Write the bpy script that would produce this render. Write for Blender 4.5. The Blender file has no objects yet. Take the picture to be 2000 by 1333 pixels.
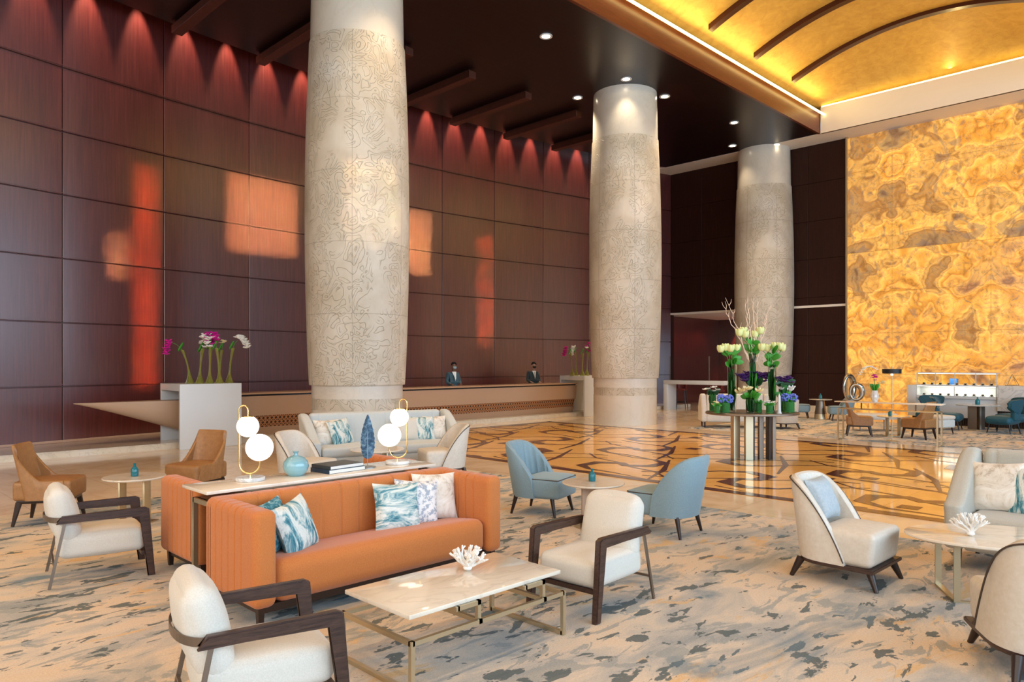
import bpy, bmesh, math, random
from mathutils import Vector, Matrix
PI = math.pi
sc = bpy.context.scene
COL = sc.collection
R2 = math.sqrt(2)
# the room runs along x and y; the camera stands at the origin and looks along the diagonal
def C(X, Y):            # metres right of / ahead of the camera -> room x, y
    return ((X + Y) / R2, (Y - X) / R2)
# ---------------------------------------------------------------- camera, world, lights
cam_d = bpy.data.cameras.new('camera'); cam = bpy.data.objects.new('camera', cam_d); COL.objects.link(cam)
cam.location = (0, 0, 1.75); cam.rotation_euler = (PI/2, 0, -PI/4)
cam_d.sensor_width = 36; cam_d.lens = 1430/2000*36; cam_d.shift_y = 41.5/2000; cam_d.clip_end = 200; cam_d.clip_start = .05
sc.camera = cam
w = bpy.data.worlds.new('World'); sc.world = w; w.use_nodes = True
w.node_tree.nodes['Background'].inputs[0].default_value = (.75, .85, 1, 1)
w.node_tree.nodes['Background'].inputs[1].default_value = .55
sc.view_settings.view_transform = 'Standard'; sc.view_settings.look = 'None'
sc.view_settings.exposure = 0.12; sc.view_settings.gamma = 1
sc.view_settings.use_curve_mapping = False
sc.cycles.max_bounces = 8; sc.cycles.diffuse_bounces = 4; sc.cycles.glossy_bounces = 4; sc.cycles.transmission_bounces = 8
sc.cycles.sample_clamp_indirect = 4; sc.cycles.caustics_reflective = False; sc.cycles.caustics_refractive = False

def aim(o, d): o.rotation_euler = Vector(d).to_track_quat('-Z', 'Y').to_euler()
def area(name, loc, d, sx, sy, e, col, spread=180):
    l = bpy.data.lights.new(name, 'AREA'); l.shape = 'RECTANGLE'; l.size = sx; l.size_y = sy; l.energy = e; l.color = col
    l.spread = math.radians(spread)
    o = bpy.data.objects.new(name, l); COL.objects.link(o); o.location = loc; aim(o, d); return o
def spot(name, loc, d, e, col, ang, blend=.6, r=.03):
    l = bpy.data.lights.new(name, 'SPOT'); l.energy = e; l.color = col; l.spot_size = math.radians(ang); l.spot_blend = blend; l.shadow_soft_size = r
    o = bpy.data.objects.new(name, l); COL.objects.link(o); o.location = loc; aim(o, d); return o
COOL = (.58, .79, 1.0); WARM = (1, .74, .46)
for i in range(6):      # daylight through the bays of the window wall on the right, behind the camera
    area('window_daylight', (-3.5 + i*4.4, -8.8, 4.9), (0, 1, -.12), 3.7, 7.6, 540, COOL)
for i in range(3):      # windows in the wall behind the camera
    area('rear_window_daylight', (-7.8, -5 + i*6.5, 4.8), (1, 0, -.1), 5.2, 7.4, 380, (1, .88, .74))
# low evening sun thrown back by the glass opposite: lands as small warm patches
def beam(src, dst, sx, sy, e, col=(1, .62, .28), spread=1.2):
    area('sunbeam', src, Vector(dst)-Vector(src), sx, sy, e, col, spread)
# ---------------------------------------------------------------- materials
def new_mat(name):
    m = bpy.data.materials.new(name); m.use_nodes = True
    nt = m.node_tree; b = nt.nodes['Principled BSDF']; return m, nt, b
def nd(nt, typ, **kw):
    n = nt.nodes.new(typ)
    for k, v in kw.items():
        if k.startswith('i_'):
            k = k[2:]; n.inputs[int(k) if k.isdigit() else k.replace('_', ' ')].default_value = v
        else: setattr(n, k, v)
    return n
def coords(nt, scale=(1, 1, 1), rot=(0, 0, 0)):
    tc = nd(nt, 'ShaderNodeTexCoord'); mp = nd(nt, 'ShaderNodeMapping'); nt.links.new(tc.outputs['Object'], mp.inputs[0])
    mp.inputs['Scale'].default_value = scale; mp.inputs['Rotation'].default_value = rot; return mp.outputs[0]
def ramp(nt, fac, stops, interp='LINEAR'):
    r = nd(nt, 'ShaderNodeValToRGB'); cr = r.color_ramp; cr.interpolation = interp
    while len(cr.elements) < len(stops): cr.elements.new(.5)
    for e, (p, c) in zip(cr.elements, stops): e.position = p; e.color = (*c, 1) if len(c) == 3 else c
    nt.links.new(fac, r.inputs[0]); return r.outputs[0]
def noise(nt, vec, scale, detail=4, rough=.55, dist=0):
    n = nd(nt, 'ShaderNodeTexNoise'); n.inputs['Scale'].default_value = scale; n.inputs['Detail'].default_value = detail
    n.inputs['Roughness'].default_value = rough; n.inputs['Distortion'].default_value = dist
    nt.links.new(vec, n.inputs['Vector']); return n.outputs['Fac']
def mix(nt, fac, a, b, mode='MIX'):
    n = nd(nt, 'ShaderNodeMix', data_type='RGBA', blend_type=mode)
    for s, v in ((n.inputs[0], fac), (n.inputs[6], a), (n.inputs[7], b)):
        if isinstance(v, (int, float)): s.default_value = v
        elif isinstance(v, tuple): s.default_value = (*v, 1)
        else: nt.links.new(v, s)
    return n.outputs[2]
def mth(nt, op, a, b=0.0, c=None):
    n = nd(nt, 'ShaderNodeMath', operation=op)
    for i, v in enumerate((a, b, c)):
        if v is None: continue
        if isinstance(v, (int, float)): n.inputs[i].default_value = v
        else: nt.links.new(v, n.inputs[i])
    return n.outputs[0]
def bump(nt, b, h, s=.3, d=.01):
    n = nd(nt, 'ShaderNodeBump'); n.inputs['Strength'].default_value = s; n.inputs['Distance'].default_value = d
    nt.links.new(h, n.inputs['Height']); nt.links.new(n.outputs[0], b.inputs['Normal'])
def plain(name, col, rough=.5, metal=0, spec=.5, coat=0, trans=0, ior=1.45, emis=None, es=0):
    m, nt, b = new_mat(name); b.inputs['Base Color'].default_value = (*col, 1); b.inputs['Roughness'].default_value = rough
    b.inputs['Metallic'].default_value = metal; b.inputs['Specular IOR Level'].default_value = spec; b.inputs['Coat Weight'].default_value = coat
    b.inputs['Transmission Weight'].default_value = trans; b.inputs['IOR'].default_value = ior
    if emis: b.inputs['Emission Color'].default_value = (*emis, 1); b.inputs['Emission Strength'].default_value = es
    return m
def fabric(name, c1, c2, scale=60, rough=.85, bs=.25, sheen=.2):
    m, nt, b = new_mat(name); v = coords(nt); n = noise(nt, v, scale, 3, .7)
    n2 = noise(nt, v, 3, 2); c = ramp(nt, n, [(.3, c1), (.7, c2)])
    c = mix(nt, mth(nt, 'MULTIPLY', n2, .25), c, c1)
    nt.links.new(c, b.inputs['Base Color']); b.inputs['Roughness'].default_value = rough; b.inputs['Sheen Weight'].default_value = sheen
    bump(nt, b, noise(nt, v, scale*4, 2), bs, .004); return m
def wood(name, c1, c2, sc_=(8, 8, 1), rough=.35, bs=.1, coat=0):
    m, nt, b = new_mat(name); v = coords(nt, sc_); n = noise(nt, v, 6, 5, .65, .4)
    nt.links.new(ramp(nt, n, [(.3, c1), (.72, c2)]), b.inputs['Base Color'])
    b.inputs['Roughness'].default_value = rough; b.inputs['Coat Weight'].default_value = coat; b.inputs['Coat Roughness'].default_value = .15
    bump(nt, b, n, bs, .003); return m
def marble(name, base, vein, scale=1.5, rough=.12, amount=.5, st=(1, 1, 1)):
    m, nt, b = new_mat(name); v = coords(nt, st); n = noise(nt, v, scale, 6, .6, 1.4)
    f = mth(nt, 'ABSOLUTE', mth(nt, 'SUBTRACT', n, .5))
    vn = ramp(nt, f, [(0, (1, 1, 1)), (.045, (0, 0, 0))])
    cl = noise(nt, v, scale*.7, 3); f2 = mth(nt, 'MULTIPLY', vn, mth(nt, 'MULTIPLY', cl, amount*1.6))
    c = mix(nt, f2, mix(nt, mth(nt, 'MULTIPLY', cl, .3), base, vein), vein)
    nt.links.new(c, b.inputs['Base Color']); b.inputs['Roughness'].default_value = rough; return m
def lines(nt, coord, period, off, wid):   # 1 inside the joint
    f = mth(nt, 'FRACT', mth(nt, 'DIVIDE', mth(nt, 'ADD', coord, off), period))
    d = mth(nt, 'ABSOLUTE', mth(nt, 'SUBTRACT', f, .5))
    return mth(nt, 'GREATER_THAN', d, .5 - wid/period/2)
def sep(nt, v):
    s = nd(nt, 'ShaderNodeSeparateXYZ'); nt.links.new(v, s.inputs[0]); return s.outputs

M = {}
M['brass'] = plain('brushed brass', (.60, .50, .33), .36, .9)
M['gold'] = plain('polished gold', (.90, .66, .28), .22, 1)
M['bronze'] = plain('bronze metal', (.24, .19, .15), .38, .9)
M['steel'] = plain('polished steel', (.42, .38, .32), .2, 1)
M['dark_wood'] = wood('dark walnut', (.020, .009, .006), (.085, .040, .027), (1.5, 12, 12), .38, .25)
M['dark_leg'] = plain('dark stained leg', (.028, .014, .010), .3)
M['black'] = plain('black metal', (.012, .012, .013), .35)
M['orange'] = fabric('orange wool', (.47, .135, .026), (.60, .195, .045), 140, .9, .3)
M['cream'] = fabric('cream woven fabric', (.60, .55, .47), (.72, .67, .59), 150, .88, .35)
M['cream_leather'] = fabric('cream leather', (.60, .53, .44), (.68, .62, .54), 30, .55, .08, 0)
M['grey_cream'] = fabric('stone grey upholstery', (.40, .37, .31), (.50, .47, .40), 120, .8, .15)
M['pale_grey'] = fabric('pale grey upholstery', (.50, .51, .48), (.60, .61, .58), 120, .8, .15)
M['blue'] = fabric('powder blue upholstery', (.17, .26, .30), (.24, .34, .385), 120, .7, .15)
M['blue_side'] = M['blue']
M['teal'] = fabric('teal velvet', (.002, .05, .075), (.006, .10, .145), 60, .6, .1, .05)
M['tan'] = fabric('tan leather', (.28, .125, .042), (.38, .18, .062), 22, .42, .06, 0)
M['maroon'] = plain('maroon leather', (.13, .018, .018), .4)
M['piping'] = plain('dark piping', (.06, .04, .03), .6)
M['seam'] = plain('seam', (.16, .08, .05), .8)
M['table_marble'] = marble('warm white marble', (.80, .70, .57), (.50, .40, .30), 1.3, .06, .38, (1, 2.6, 1))
M['white_marble'] = marble('white marble', (.80, .79, .76), (.35, .35, .36), 2.2, .12, .6)
M['white'] = plain('white lacquer', (.62, .63, .63), .3)
M['white_matte'] = plain('white plaster', (.80, .74, .66), .8)
M['porcelain'] = plain('white coral', (.82, .80, .76), .6)
M['lamp_glass'] = plain('glowing opal glass', (.95, .93, .9), .2, emis=(1, .86, .74), es=1.6)
M['led'] = plain('light emitting strip', (1, .9, .6), .5, emis=(1, .80, .28), es=5)
M['down_spot'] = plain('downlight lens', (1, 1, 1), .4, emis=(1, .85, .62), es=14)
M['case_light'] = plain('display lighting', (1, 1, 1), .5, emis=(1, .93, .82), es=2.2)
M['glass'] = plain('clear glass', (.95, 1, .98), .02, trans=1, ior=1.12)
M['green_glass'] = plain('green glass', (.16, .62, .18), .04, trans=.75, ior=1.15)
M['olive_glass'] = plain('olive glass', (.62, .60, .12), .05, trans=.75, ior=1.2)
M['teal_glass'] = plain('teal glass', (.02, .22, .28), .08, trans=.35)
M['blue_glaze'] = plain('pale blue glaze', (.22, .42, .47), .16, coat=.6)
M['leaf'] = plain('green leaf', (.05, .30, .03), .5)
M['leaf_dark'] = plain('dark green leaf', (.015, .07, .02), .5)
M['stem'] = plain('flower stem', (.16, .36, .07), .5)
M['petal_green'] = plain('lime white petals', (.72, .78, .36), .6)
M['petal_white'] = plain('white petals', (.88, .87, .82), .6)
M['petal_pink'] = plain('magenta petals', (.62, .01, .30), .6)
M['petal_purple'] = plain('purple petals', (.06, .015, .13), .6)
M['petal_blue'] = plain('hydrangea petals', (.14, .20, .66), .6)
M['petal_yellow'] = plain('pale yellow petals', (.80, .70, .38), .6)
M['twig'] = plain('pale twig', (.90, .72, .56), .7)
M['skin'] = plain('skin', (.20, .10, .065), .55)
M['skin_light'] = plain('lighter skin', (.46, .27, .19), .55)
M['hair'] = plain('black hair', (.008, .007, .007), .6)
M['suit_blue'] = fabric('slate blue suit', (.035, .085, .11), (.05, .11, .14), 80, .8)
M['suit_dark'] = fabric('charcoal suit', (.018, .035, .042), (.028, .05, .06), 80, .8)
M['shirt'] = plain('white shirt', (.8, .82, .82), .7)
M['tie'] = plain('patterned tie', (.45, .42, .34), .7)
M['mask_blue'] = plain('pale mask', (.30, .42, .45), .7)
M['mask_black'] = plain('black mask', (.01, .01, .01), .7)
M['book_cover'] = plain('dark book cover', (.04, .05, .055), .35)
M['book_cover2'] = plain('navy book cover', (.02, .04, .07), .4)
M['paper'] = plain('page block', (.72, .70, .64), .8)
M['hull'] = plain('taupe lacquer', (.44, .29, .19), .38)
M['hull_top'] = plain('bronze counter top', (.46, .28, .17), .3)
M['feather'] = None
M['grey_metal'] = plain('grey metal', (.3, .31, .31), .4, .8)
M['pastry'] = plain('dark glazed pastry', (.05, .025, .015), .3)
M['cake'] = plain('cream cake', (.75, .42, .26), .5)
M['bright_blue'] = plain('blue box', (.05, .22, .65), .4)

# pillow prints
def brush(name, cols, st, scale=5, dist=1.0):
    m, nt, b = new_mat(name); v = coords(nt, st); n = noise(nt, v, scale, 7, .68, dist)
    nt.links.new(ramp(nt, n, cols), b.inputs['Base Color']); b.inputs['Roughness'].default_value = .85
    bump(nt, b, noise(nt, coords(nt), 300, 2), .2, .003); return m
TEALS = [(.34, (.02, .10, .14)), (.44, (.08, .25, .30)), (.50, (.42, .52, .50)), (.56, (.74, .73, .66)), (.66, (.56, .62, .60))]
M['print_h'] = brush('teal brushed print', TEALS, (1, .9, 3.2), 3.2)
M['print_v'] = brush('teal streaked print', TEALS, (1, 3.2, .9), 3.6)
M['print_teal'] = brush('deep teal print', [(.35, (.01, .08, .12)), (.5, (.04, .22, .28)), (.62, (.40, .52, .52))], (1, 1, 1), 26, .5)
M['print_cream'] = brush('cream marbled print', [(.38, (.46, .38, .30)), (.47, (.70, .62, .52)), (.6, (.80, .75, .68))], (1, 1, 1), 4, 2)
M['print_geo'] = brush('grey maze print', [(.46, (.34, .38, .44)), (.50, (.74, .71, .68)), (.60, (.78, .75, .72))], (1, 1, 1), 24, .2)
M['print_grey'] = brush('grey blue plain weave', [(.3, (.32, .38, .42)), (.7, (.46, .50, .52))], (1, 1, 1), 50, 0)
M['feather'] = brush('blue patina', [(.34, (.015, .035, .07)), (.5, (.05, .12, .20)), (.66, (.22, .34, .44))], (1, 1, 1.4), 16, 1)

# carpet
def carpet_mat():
    m, nt, b = new_mat('abstract woven carpet')
    v = coords(nt, (.55, 1.25, 1)); v2 = coords(nt, (.8, 1.7, 1))
    soft = noise(nt, v, 1.5, 5, .6, .8)
    base = ramp(nt, soft, [(.34, (.78, .60, .43)), (.46, (.74, .61, .48)), (.55, (.56, .51, .45)), (.66, (.40, .40, .39))])
    och = noise(nt, coords(nt, (.5, 1.3, 1), (0, 0, .2)), 2.6, 4, .6, .7)
    base = mix(nt, ramp(nt, och, [(.60, (0, 0, 0)), (.66, (.7, .7, .7))]), base, (.78, .48, .20))
    g = noise(nt, coords(nt, (.6, 1.5, 1), (0, 0, .1)), 3.4, 5, .62, .9)
    base = mix(nt, ramp(nt, g, [(.565, (0, 0, 0)), (.585, (.7, .7, .7))]), base, (.34, .36, .35))
    zone = ramp(nt, noise(nt, v, .75, 2), [(.40, (0, 0, 0)), (.58, (1, 1, 1))])
    k = noise(nt, coords(nt, (.8, 1.7, 1)), 4.2, 5, .58, .45)
    k = mth(nt, 'ADD', k, mth(nt, 'MULTIPLY', zone, .07))
    base = mix(nt, ramp(nt, k, [(.63, (0, 0, 0)), (.645, (.88, .88, .88))]), base, (.11, .14, .145))
    t = noise(nt, coords(nt, (.6, 1.2, 1), (0, 0, -.1)), 1.1, 5, .6, .8)
    base = mix(nt, ramp(nt, t, [(.54, (0, 0, 0)), (.64, (.72, .72, .72))]), base, (.16, .25, .31))
    pile = noise(nt, coords(nt), 90, 3, .8)
    base = mix(nt, .35, base, ramp(nt, pile, [(.3, (.35, .35, .35)), (.7, (1, 1, 1))]), 'MULTIPLY')
    nt.links.new(base, b.inputs['Base Color']); b.inputs['Roughness'].default_value = .95; b.inputs['Specular IOR Level'].default_value = .1
    bump(nt, b, pile, .4, .006); return m
M['carpet'] = carpet_mat()
def floor_mat(name, base, vein, rough, joint, per=1.2):
    m, nt, b = new_mat(name); v = coords(nt); n = noise(nt, v, 1.3, 6, .6, 1.2)
    c = ramp(nt, n, [(.3, vein), (.55, base), (.8, tuple(x*1.06 for x in base))])
    s = sep(nt, v); l = mth(nt, 'MAXIMUM', lines(nt, s[0], per, .3, .008), lines(nt, s[1], per, .5, .008))
    c = mix(nt, mth(nt, 'MULTIPLY', l, .5), c, joint); nt.links.new(c, b.inputs['Base Color'])
    b.inputs['Roughness'].default_value = rough; b.inputs['Specular IOR Level'].default_value = .45
    return m
M['floor'] = floor_mat('polished beige marble', (.80, .62, .43), (.68, .48, .29), .10, (.35, .25, .16))
M['amber'] = floor_mat('polished amber marble', (.90, .50, .15), (.80, .39, .085), .07, (.45, .22, .06))
M['inlay'] = brush('dark red brown marble', [(.3, (.05, .018, .014)), (.6, (.12, .040, .030)), (.72, (.30, .16, .12))], (1, 1, 1), 26, 1)
M['inlay'].node_tree.nodes['Principled BSDF'].inputs['Roughness'].default_value = .12
for l in list(M['inlay'].node_tree.links):
    if l.to_socket.name == 'Normal': M['inlay'].node_tree.links.remove(l)
M['plinth'] = marble('plinth marble', (.70, .62, .50), (.45, .38, .28), 3, .15, .5)

def red_wall():
    m, nt, b = new_mat('red stained mahogany panels')
    v = coords(nt, (9, 9, .35)); g = noise(nt, v, 3, 5, .6)
    big = noise(nt, coords(nt, (.35, .35, .12)), 1.0, 2)
    c = ramp(nt, g, [(.25, (.060, .0092, .0080)), (.5, (.100, .0165, .0135)), (.75, (.145, .028, .021))])
    c = mix(nt, mth(nt, 'MULTIPLY', big, .5), c, (.055, .009, .013))
    nt.links.new(c, b.inputs['Base Color']); b.inputs['Roughness'].default_value = .34
    b.inputs['Specular IOR Level'].default_value = .55
    b.inputs['Coat Weight'].default_value = 1; b.inputs['Coat Roughness'].default_value = .26; b.inputs['Coat IOR'].default_value = 1.6
    bump(nt, b, g, .12, .01); return m
M['red_wall'] = red_wall()
M['dark_wall'] = wood('dark mahogany panels', (.014, .004, .0025), (.040, .011, .006), (8, 8, .3), .45, .08)
M['dark_wall'].node_tree.nodes['Principled BSDF'].inputs['Specular IOR Level'].default_value = .22
def ceil_mat():
    m, nt, b = new_mat('dark wood ceiling'); v = coords(nt); s = sep(nt, v)
    l = mth(nt, 'MAXIMUM', lines(nt, s[1], 1.25, .0, .02), lines(nt, s[0], 4.6, .6, .02))
    n = noise(nt, coords(nt, (1, 7, 1)), 3, 4)
    c = ramp(nt, n, [(.3, (.006, .0015, .0013)), (.7, (.014, .0035, .0028))])
    nt.links.new(mix(nt, mth(nt, 'MULTIPLY', l, .4), c, (.06, .028, .02)), b.inputs['Base Color'])
    b.inputs['Roughness'].default_value = .3; return m
M['ceiling'] = ceil_mat()
M['fascia'] = wood('red brown fascia veneer', (.10, .022, .008), (.17, .042, .014), (.3, 1, 6), .3, .04)
M['beam'] = wood('brown beam', (.05, .014, .008), (.09, .026, .014), (2, 2, 2), .4, .05)
M['rib'] = plain('dark red rib', (.045, .009, .006), .3)
def gold_mat():
    m, nt, b = new_mat('gold leaf plaster'); n = noise(nt, coords(nt), 3.5, 6, .7, .6)
    nt.links.new(ramp(nt, n, [(.3, (.50, .27, .045)), (.7, (.66, .40, .085))]), b.inputs['Base Color'])
    b.inputs['Roughness'].default_value = .5; b.inputs['Metallic'].default_value = .05; b.inputs['Roughness'].default_value = .6; bump(nt, b, n, .15, .01); return m
M['gold_leaf'] = gold_mat()
def column_mat():
    m, nt, b = new_mat('carved cream stone'); v = coords(nt)
    n = noise(nt, v, 1.6, 4, .55)
    g = nd(nt, 'ShaderNodeTexCoord'); s = sep(nt, v)
    base = ramp(nt, n, [(.35, (.50, .44, .34)), (.6, (.60, .55, .46)), (.75, (.64, .60, .52))])
    # vine relief: curly contour lines inside climbing strands
    w1 = noise(nt, coords(nt, (1, 1, .8)), 2.7, 0, .4, 2.6)
    cl = mth(nt, 'ABSOLUTE', mth(nt, 'SUBTRACT', mth(nt, 'FRACT', mth(nt, 'MULTIPLY', w1, 5.0)), .5))
    line = ramp(nt, cl, [(.0, (1, 1, 1)), (.05, (.75, .75, .75)), (.085, (0, 0, 0))])
    area_ = ramp(nt, noise(nt, coords(nt, (1, 1, .35)), 2.2, 1), [(.36, (0, 0, 0)), (.42, (1, 1, 1))])
    hmap = mth(nt, 'MULTIPLY', line, area_)
    joint = lines(nt, s[2], 1.36, 0.05, .012)
    ang = mth(nt, 'ARCTAN2', s[1], s[0]); jv = lines(nt, ang, PI/3, .15, .012)
    j = mth(nt, 'MAXIMUM', joint, jv)
    c = mix(nt, mth(nt, 'MULTIPLY', j, .45), base, (.28, .24, .18))
    c = mix(nt, mth(nt, 'MULTIPLY', hmap, .08), c, (.30, .26, .20))
    nt.links.new(c, b.inputs['Base Color']); b.inputs['Roughness'].default_value = .52
    bump(nt, b, mth(nt, 'SUBTRACT', hmap, j), .8, .02); return m
M['column_carved'] = column_mat()
M['column_plain'] = marble('smooth cream stone', (.66, .62, .54), (.52, .46, .38), 1.5, .22, .3)
def onyx_mat():
    m, nt, b = new_mat('backlit honey onyx')
    v = coords(nt); s = sep(nt, v)
    y = mth(nt, 'PINGPONG', mth(nt, 'ADD', s[1], .15), 2.76); z = mth(nt, 'PINGPONG', mth(nt, 'ADD', s[2], .0), 2.72)
    cb = nd(nt, 'ShaderNodeCombineXYZ'); nt.links.new(y, cb.inputs[1]); nt.links.new(z, cb.inputs[2])
    nt.links.new(mth(nt, 'MULTIPLY', mth(nt, 'FLOOR', mth(nt, 'DIVIDE', s[2], 5.44)), 3.3), cb.inputs[0])
    vv = cb.outputs[0]
    wrp = nd(nt, 'ShaderNodeTexNoise'); wrp.inputs['Scale'].default_value = .9; wrp.inputs['Detail'].default_value = 2.5; nt.links.new(vv, wrp.inputs['Vector'])
    va = nd(nt, 'ShaderNodeVectorMath', operation='MULTIPLY_ADD'); nt.links.new(wrp.outputs['Color'], va.inputs[0])
    va.inputs[1].default_value = (1.4, 1.4, 1.4); vb = nd(nt, 'ShaderNodeVectorMath', operation='MULTIPLY_ADD'); w2 = nd(nt, 'ShaderNodeTexNoise'); w2.inputs['Scale'].default_value = .45; w2.inputs['Detail'].default_value = 3; nt.links.new(v, w2.inputs['Vector'])
    nt.links.new(w2.outputs['Color'], vb.inputs[0]); vb.inputs[1].default_value = (1.5, 1.5, 1.5); nt.links.new(vv, vb.inputs[2]); nt.links.new(vb.outputs[0], va.inputs[2])
    n = noise(nt, va.outputs[0], .60, 2.5, .5, .3)
    band = mth(nt, 'FRACT', mth(nt, 'MULTIPLY', n, 7))
    c1 = ramp(nt, n, [(.31, (.30, .19, .11)), (.40, (.56, .32, .10)), (.47, (1.0, .60, .15)), (.53, (.78, .40, .07)), (.59, (1.0, .56, .13)), (.67, (.52, .27, .11)), (.76, (.32, .20, .14))])
    c2 = ramp(nt, band, [(0, (1, .95, .85)), (.2, (.62, .50, .42)), (.36, (1, 1, .9)), (.7, (.95, .85, .72)), (.86, (.62, .46, .36)), (1, (1, .95, .85))])
    c = mix(nt, .85, c1, c2, 'MULTIPLY')
    sm = ramp(nt, noise(nt, vv, 1.3, 5, .6, 1.5), [(.36, (.55, .55, .55)), (.42, (0, 0, 0)), (.50, (0, 0, 0)), (.53, (.4, .4, .4)), (.56, (0, 0, 0))])
    c = mix(nt, sm, c, (.22, .16, .13))
    c = mix(nt, .8, c, ramp(nt, noise(nt, v, 3.2, 8, .68, 1.2), [(.32, (.50, .42, .38)), (.5, (.92, .88, .82)), (.7, (1, 1, 1))]), 'MULTIPLY')
    j = mth(nt, 'MAXIMUM', lines(nt, s[2], 1.36, 0, .018), lines(nt, s[1], 2.76, .15, .016))
    c = mix(nt, mth(nt, 'MULTIPLY', j, .5), c, (.28, .12, .02))
    nt.links.new(c, b.inputs['Base Color']); nt.links.new(c, b.inputs['Emission Color']); b.inputs['Emission Strength'].default_value = .68
    b.inputs['Roughness'].default_value = .2; return m
M['onyx'] = onyx_mat()
def lattice_mat():
    m, nt, b = new_mat('bronze lattice screen'); v = coords(nt); s = sep(nt, v)
    a = mth(nt, 'ADD', s[0], s[2]); d = mth(nt, 'SUBTRACT', s[0], s[2])
    l = mth(nt, 'MAXIMUM', mth(nt, 'MAXIMUM', lines(nt, a, .10, 0, .028), lines(nt, d, .10, 0, .028)), lines(nt, s[0], .10, 0, .018))
    nt.links.new(mix(nt, l, (.035, .012, .006), (.42, .19, .085)), b.inputs['Base Color']); b.inputs['Roughness'].default_value = .4
    bump(nt, b, l, .8, .02); return m
M['lattice'] = lattice_mat()

# ---------------------------------------------------------------- mesh helpers
def B(): return bmesh.new()
def box(bm, x0, x1, y0, y1, z0, z1, bev=0, seg=2, T=None):
    vs = [bm.verts.new((x, y, z)) for x in (x0, x1) for y in (y0, y1) for z in (z0, z1)]
    fs = [bm.faces.new([vs[i] for i in q]) for q in ((0, 1, 3, 2), (4, 6, 7, 5), (0, 4, 5, 1), (2, 3, 7, 6), (0, 2, 6, 4), (1, 5, 7, 3))]
    if bev:
        r = bmesh.ops.bevel(bm, geom=list({e for f in fs for e in f.edges}), offset=bev, segments=seg, affect='EDGES', profile=.5)
        vs = list({v for f in r['faces'] for v in f.verts} | {v for v in vs if v.is_valid})
    if T is not None: bmesh.ops.transform(bm, matrix=T, verts=[v for v in vs if v.is_valid])
def soft(bm, x0, x1, y0, y1, z0, z1, r=.05, bulge=(0, 0, 0), n=10, fn=None, T=None, ny=None):
    c = Vector(((x0+x1)/2, (y0+y1)/2, (z0+z1)/2)); h = Vector(((x1-x0)/2, (y1-y0)/2, (z1-z0)/2))
    nn = (n, ny or n, n); gs = []
    for k in range(3):
        rho = min(.98, r/h[k]); g = [-1, -1+.12*rho, -1+.35*rho, -1+.65*rho, -1+rho]
        mid = 1-rho; m = nn[k]
        g += [-mid + 2*mid*i/m for i in range(1, m)] + [1-rho, 1-.65*rho, 1-.35*rho, 1-.12*rho, 1]; gs.append(g)
    new = []
    for ax in range(3):
        a, b2 = [(1, 2), (2, 0), (0, 1)][ax]
        for sgn in (-1, 1):
            grid = []
            for ga in gs[a]:
                row = []
                for gb in gs[b2]:
                    q = Vector((0, 0, 0)); q[ax] = sgn; q[a] = ga; q[b2] = gb
                    P = Vector((q[i]*h[i] for i in range(3)))
                    inn = Vector((max(-(h[i]-min(r, h[i])), min(h[i]-min(r, h[i]), P[i])) for i in range(3)))
                    d = P-inn
                    if d.length > 1e-9: P = inn + d.normalized()*min(r, min(h)) if r <= min(h)+1e-6 else inn + d.normalized()*r
                    for i in range(3):
                        j, k = (i+1) % 3, (i+2) % 3
                        P[i] += bulge[i]*q[i]*(1-q[j]**2)*(1-q[k]**2)
                    P = P+c
                    if fn: P = fn(P, q)
                    if T is not None: P = T @ P
                    v = bm.verts.new(P); row.append(v); new.append(v)
                grid.append(row)
            for i in range(len(grid)-1):
                for j in range(len(grid[0])-1):
                    f = [grid[i][j], grid[i+1][j], grid[i+1][j+1], grid[i][j+1]]
                    bm.faces.new(f if sgn > 0 else f[::-1])
    bmesh.ops.remove_doubles(bm, verts=new, dist=1e-5)
def lathe(bm, prof, n=32, T=None, cap=True):
    rings = []
    for r, z in prof:
        if r < 1e-6: rings.append([bm.verts.new(T @ Vector((0, 0, z)) if T is not None else (0, 0, z))])
        else:
            rr = []
            for i in range(n):
                a = 2*PI*i/n; p = Vector((r*math.cos(a), r*math.sin(a), z)); rr.append(bm.verts.new(T @ p if T is not None else p))
            rings.append(rr)
    for a, b2 in zip(rings, rings[1:]):
        for i in range(n):
            j = (i+1) % n
            if len(a) == 1 and len(b2) == 1: break
            if len(a) == 1: bm.faces.new((a[0], b2[j], b2[i]))
            elif len(b2) == 1: bm.faces.new((a[i], a[j], b2[0]))
            else: bm.faces.new((a[i], a[j], b2[j], b2[i]))
    if cap:
        if len(rings[0]) > 1: bm.faces.new(rings[0][::-1])
        if len(rings[-1]) > 1: bm.faces.new(rings[-1])
def tube(bm, pts, r, n=8, closed=False):
    pts = [Vector(p) for p in pts]; N = len(pts); rs = r if isinstance(r, (list, tuple)) else [r]*N
    t0 = (pts[1]-pts[0]).normalized(); up = Vector((0, 0, 1)) if abs(t0.z) < .9 else Vector((1, 0, 0))
    nrm = (up - t0*up.dot(t0)).normalized(); rings = []
    for i in range(N):
        if closed: t = (pts[(i+1) % N]-pts[i-1]).normalized()
        else: t = (pts[min(i+1, N-1)]-pts[max(i-1, 0)]).normalized()
        nrm = (nrm - t*nrm.dot(t)).normalized(); bn = t.cross(nrm)
        rings.append([bm.verts.new(pts[i]+(nrm*math.cos(2*PI*k/n)+bn*math.sin(2*PI*k/n))*rs[i]) for k in range(n)])
    for i in range(N if closed else N-1):
        a, b2 = rings[i], rings[(i+1) % N]
        for k in range(n): bm.faces.new((a[k], a[(k+1) % n], b2[(k+1) % n], b2[k]))
    if not closed: bm.faces.new(rings[0][::-1]); bm.faces.new(rings[-1])
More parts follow.
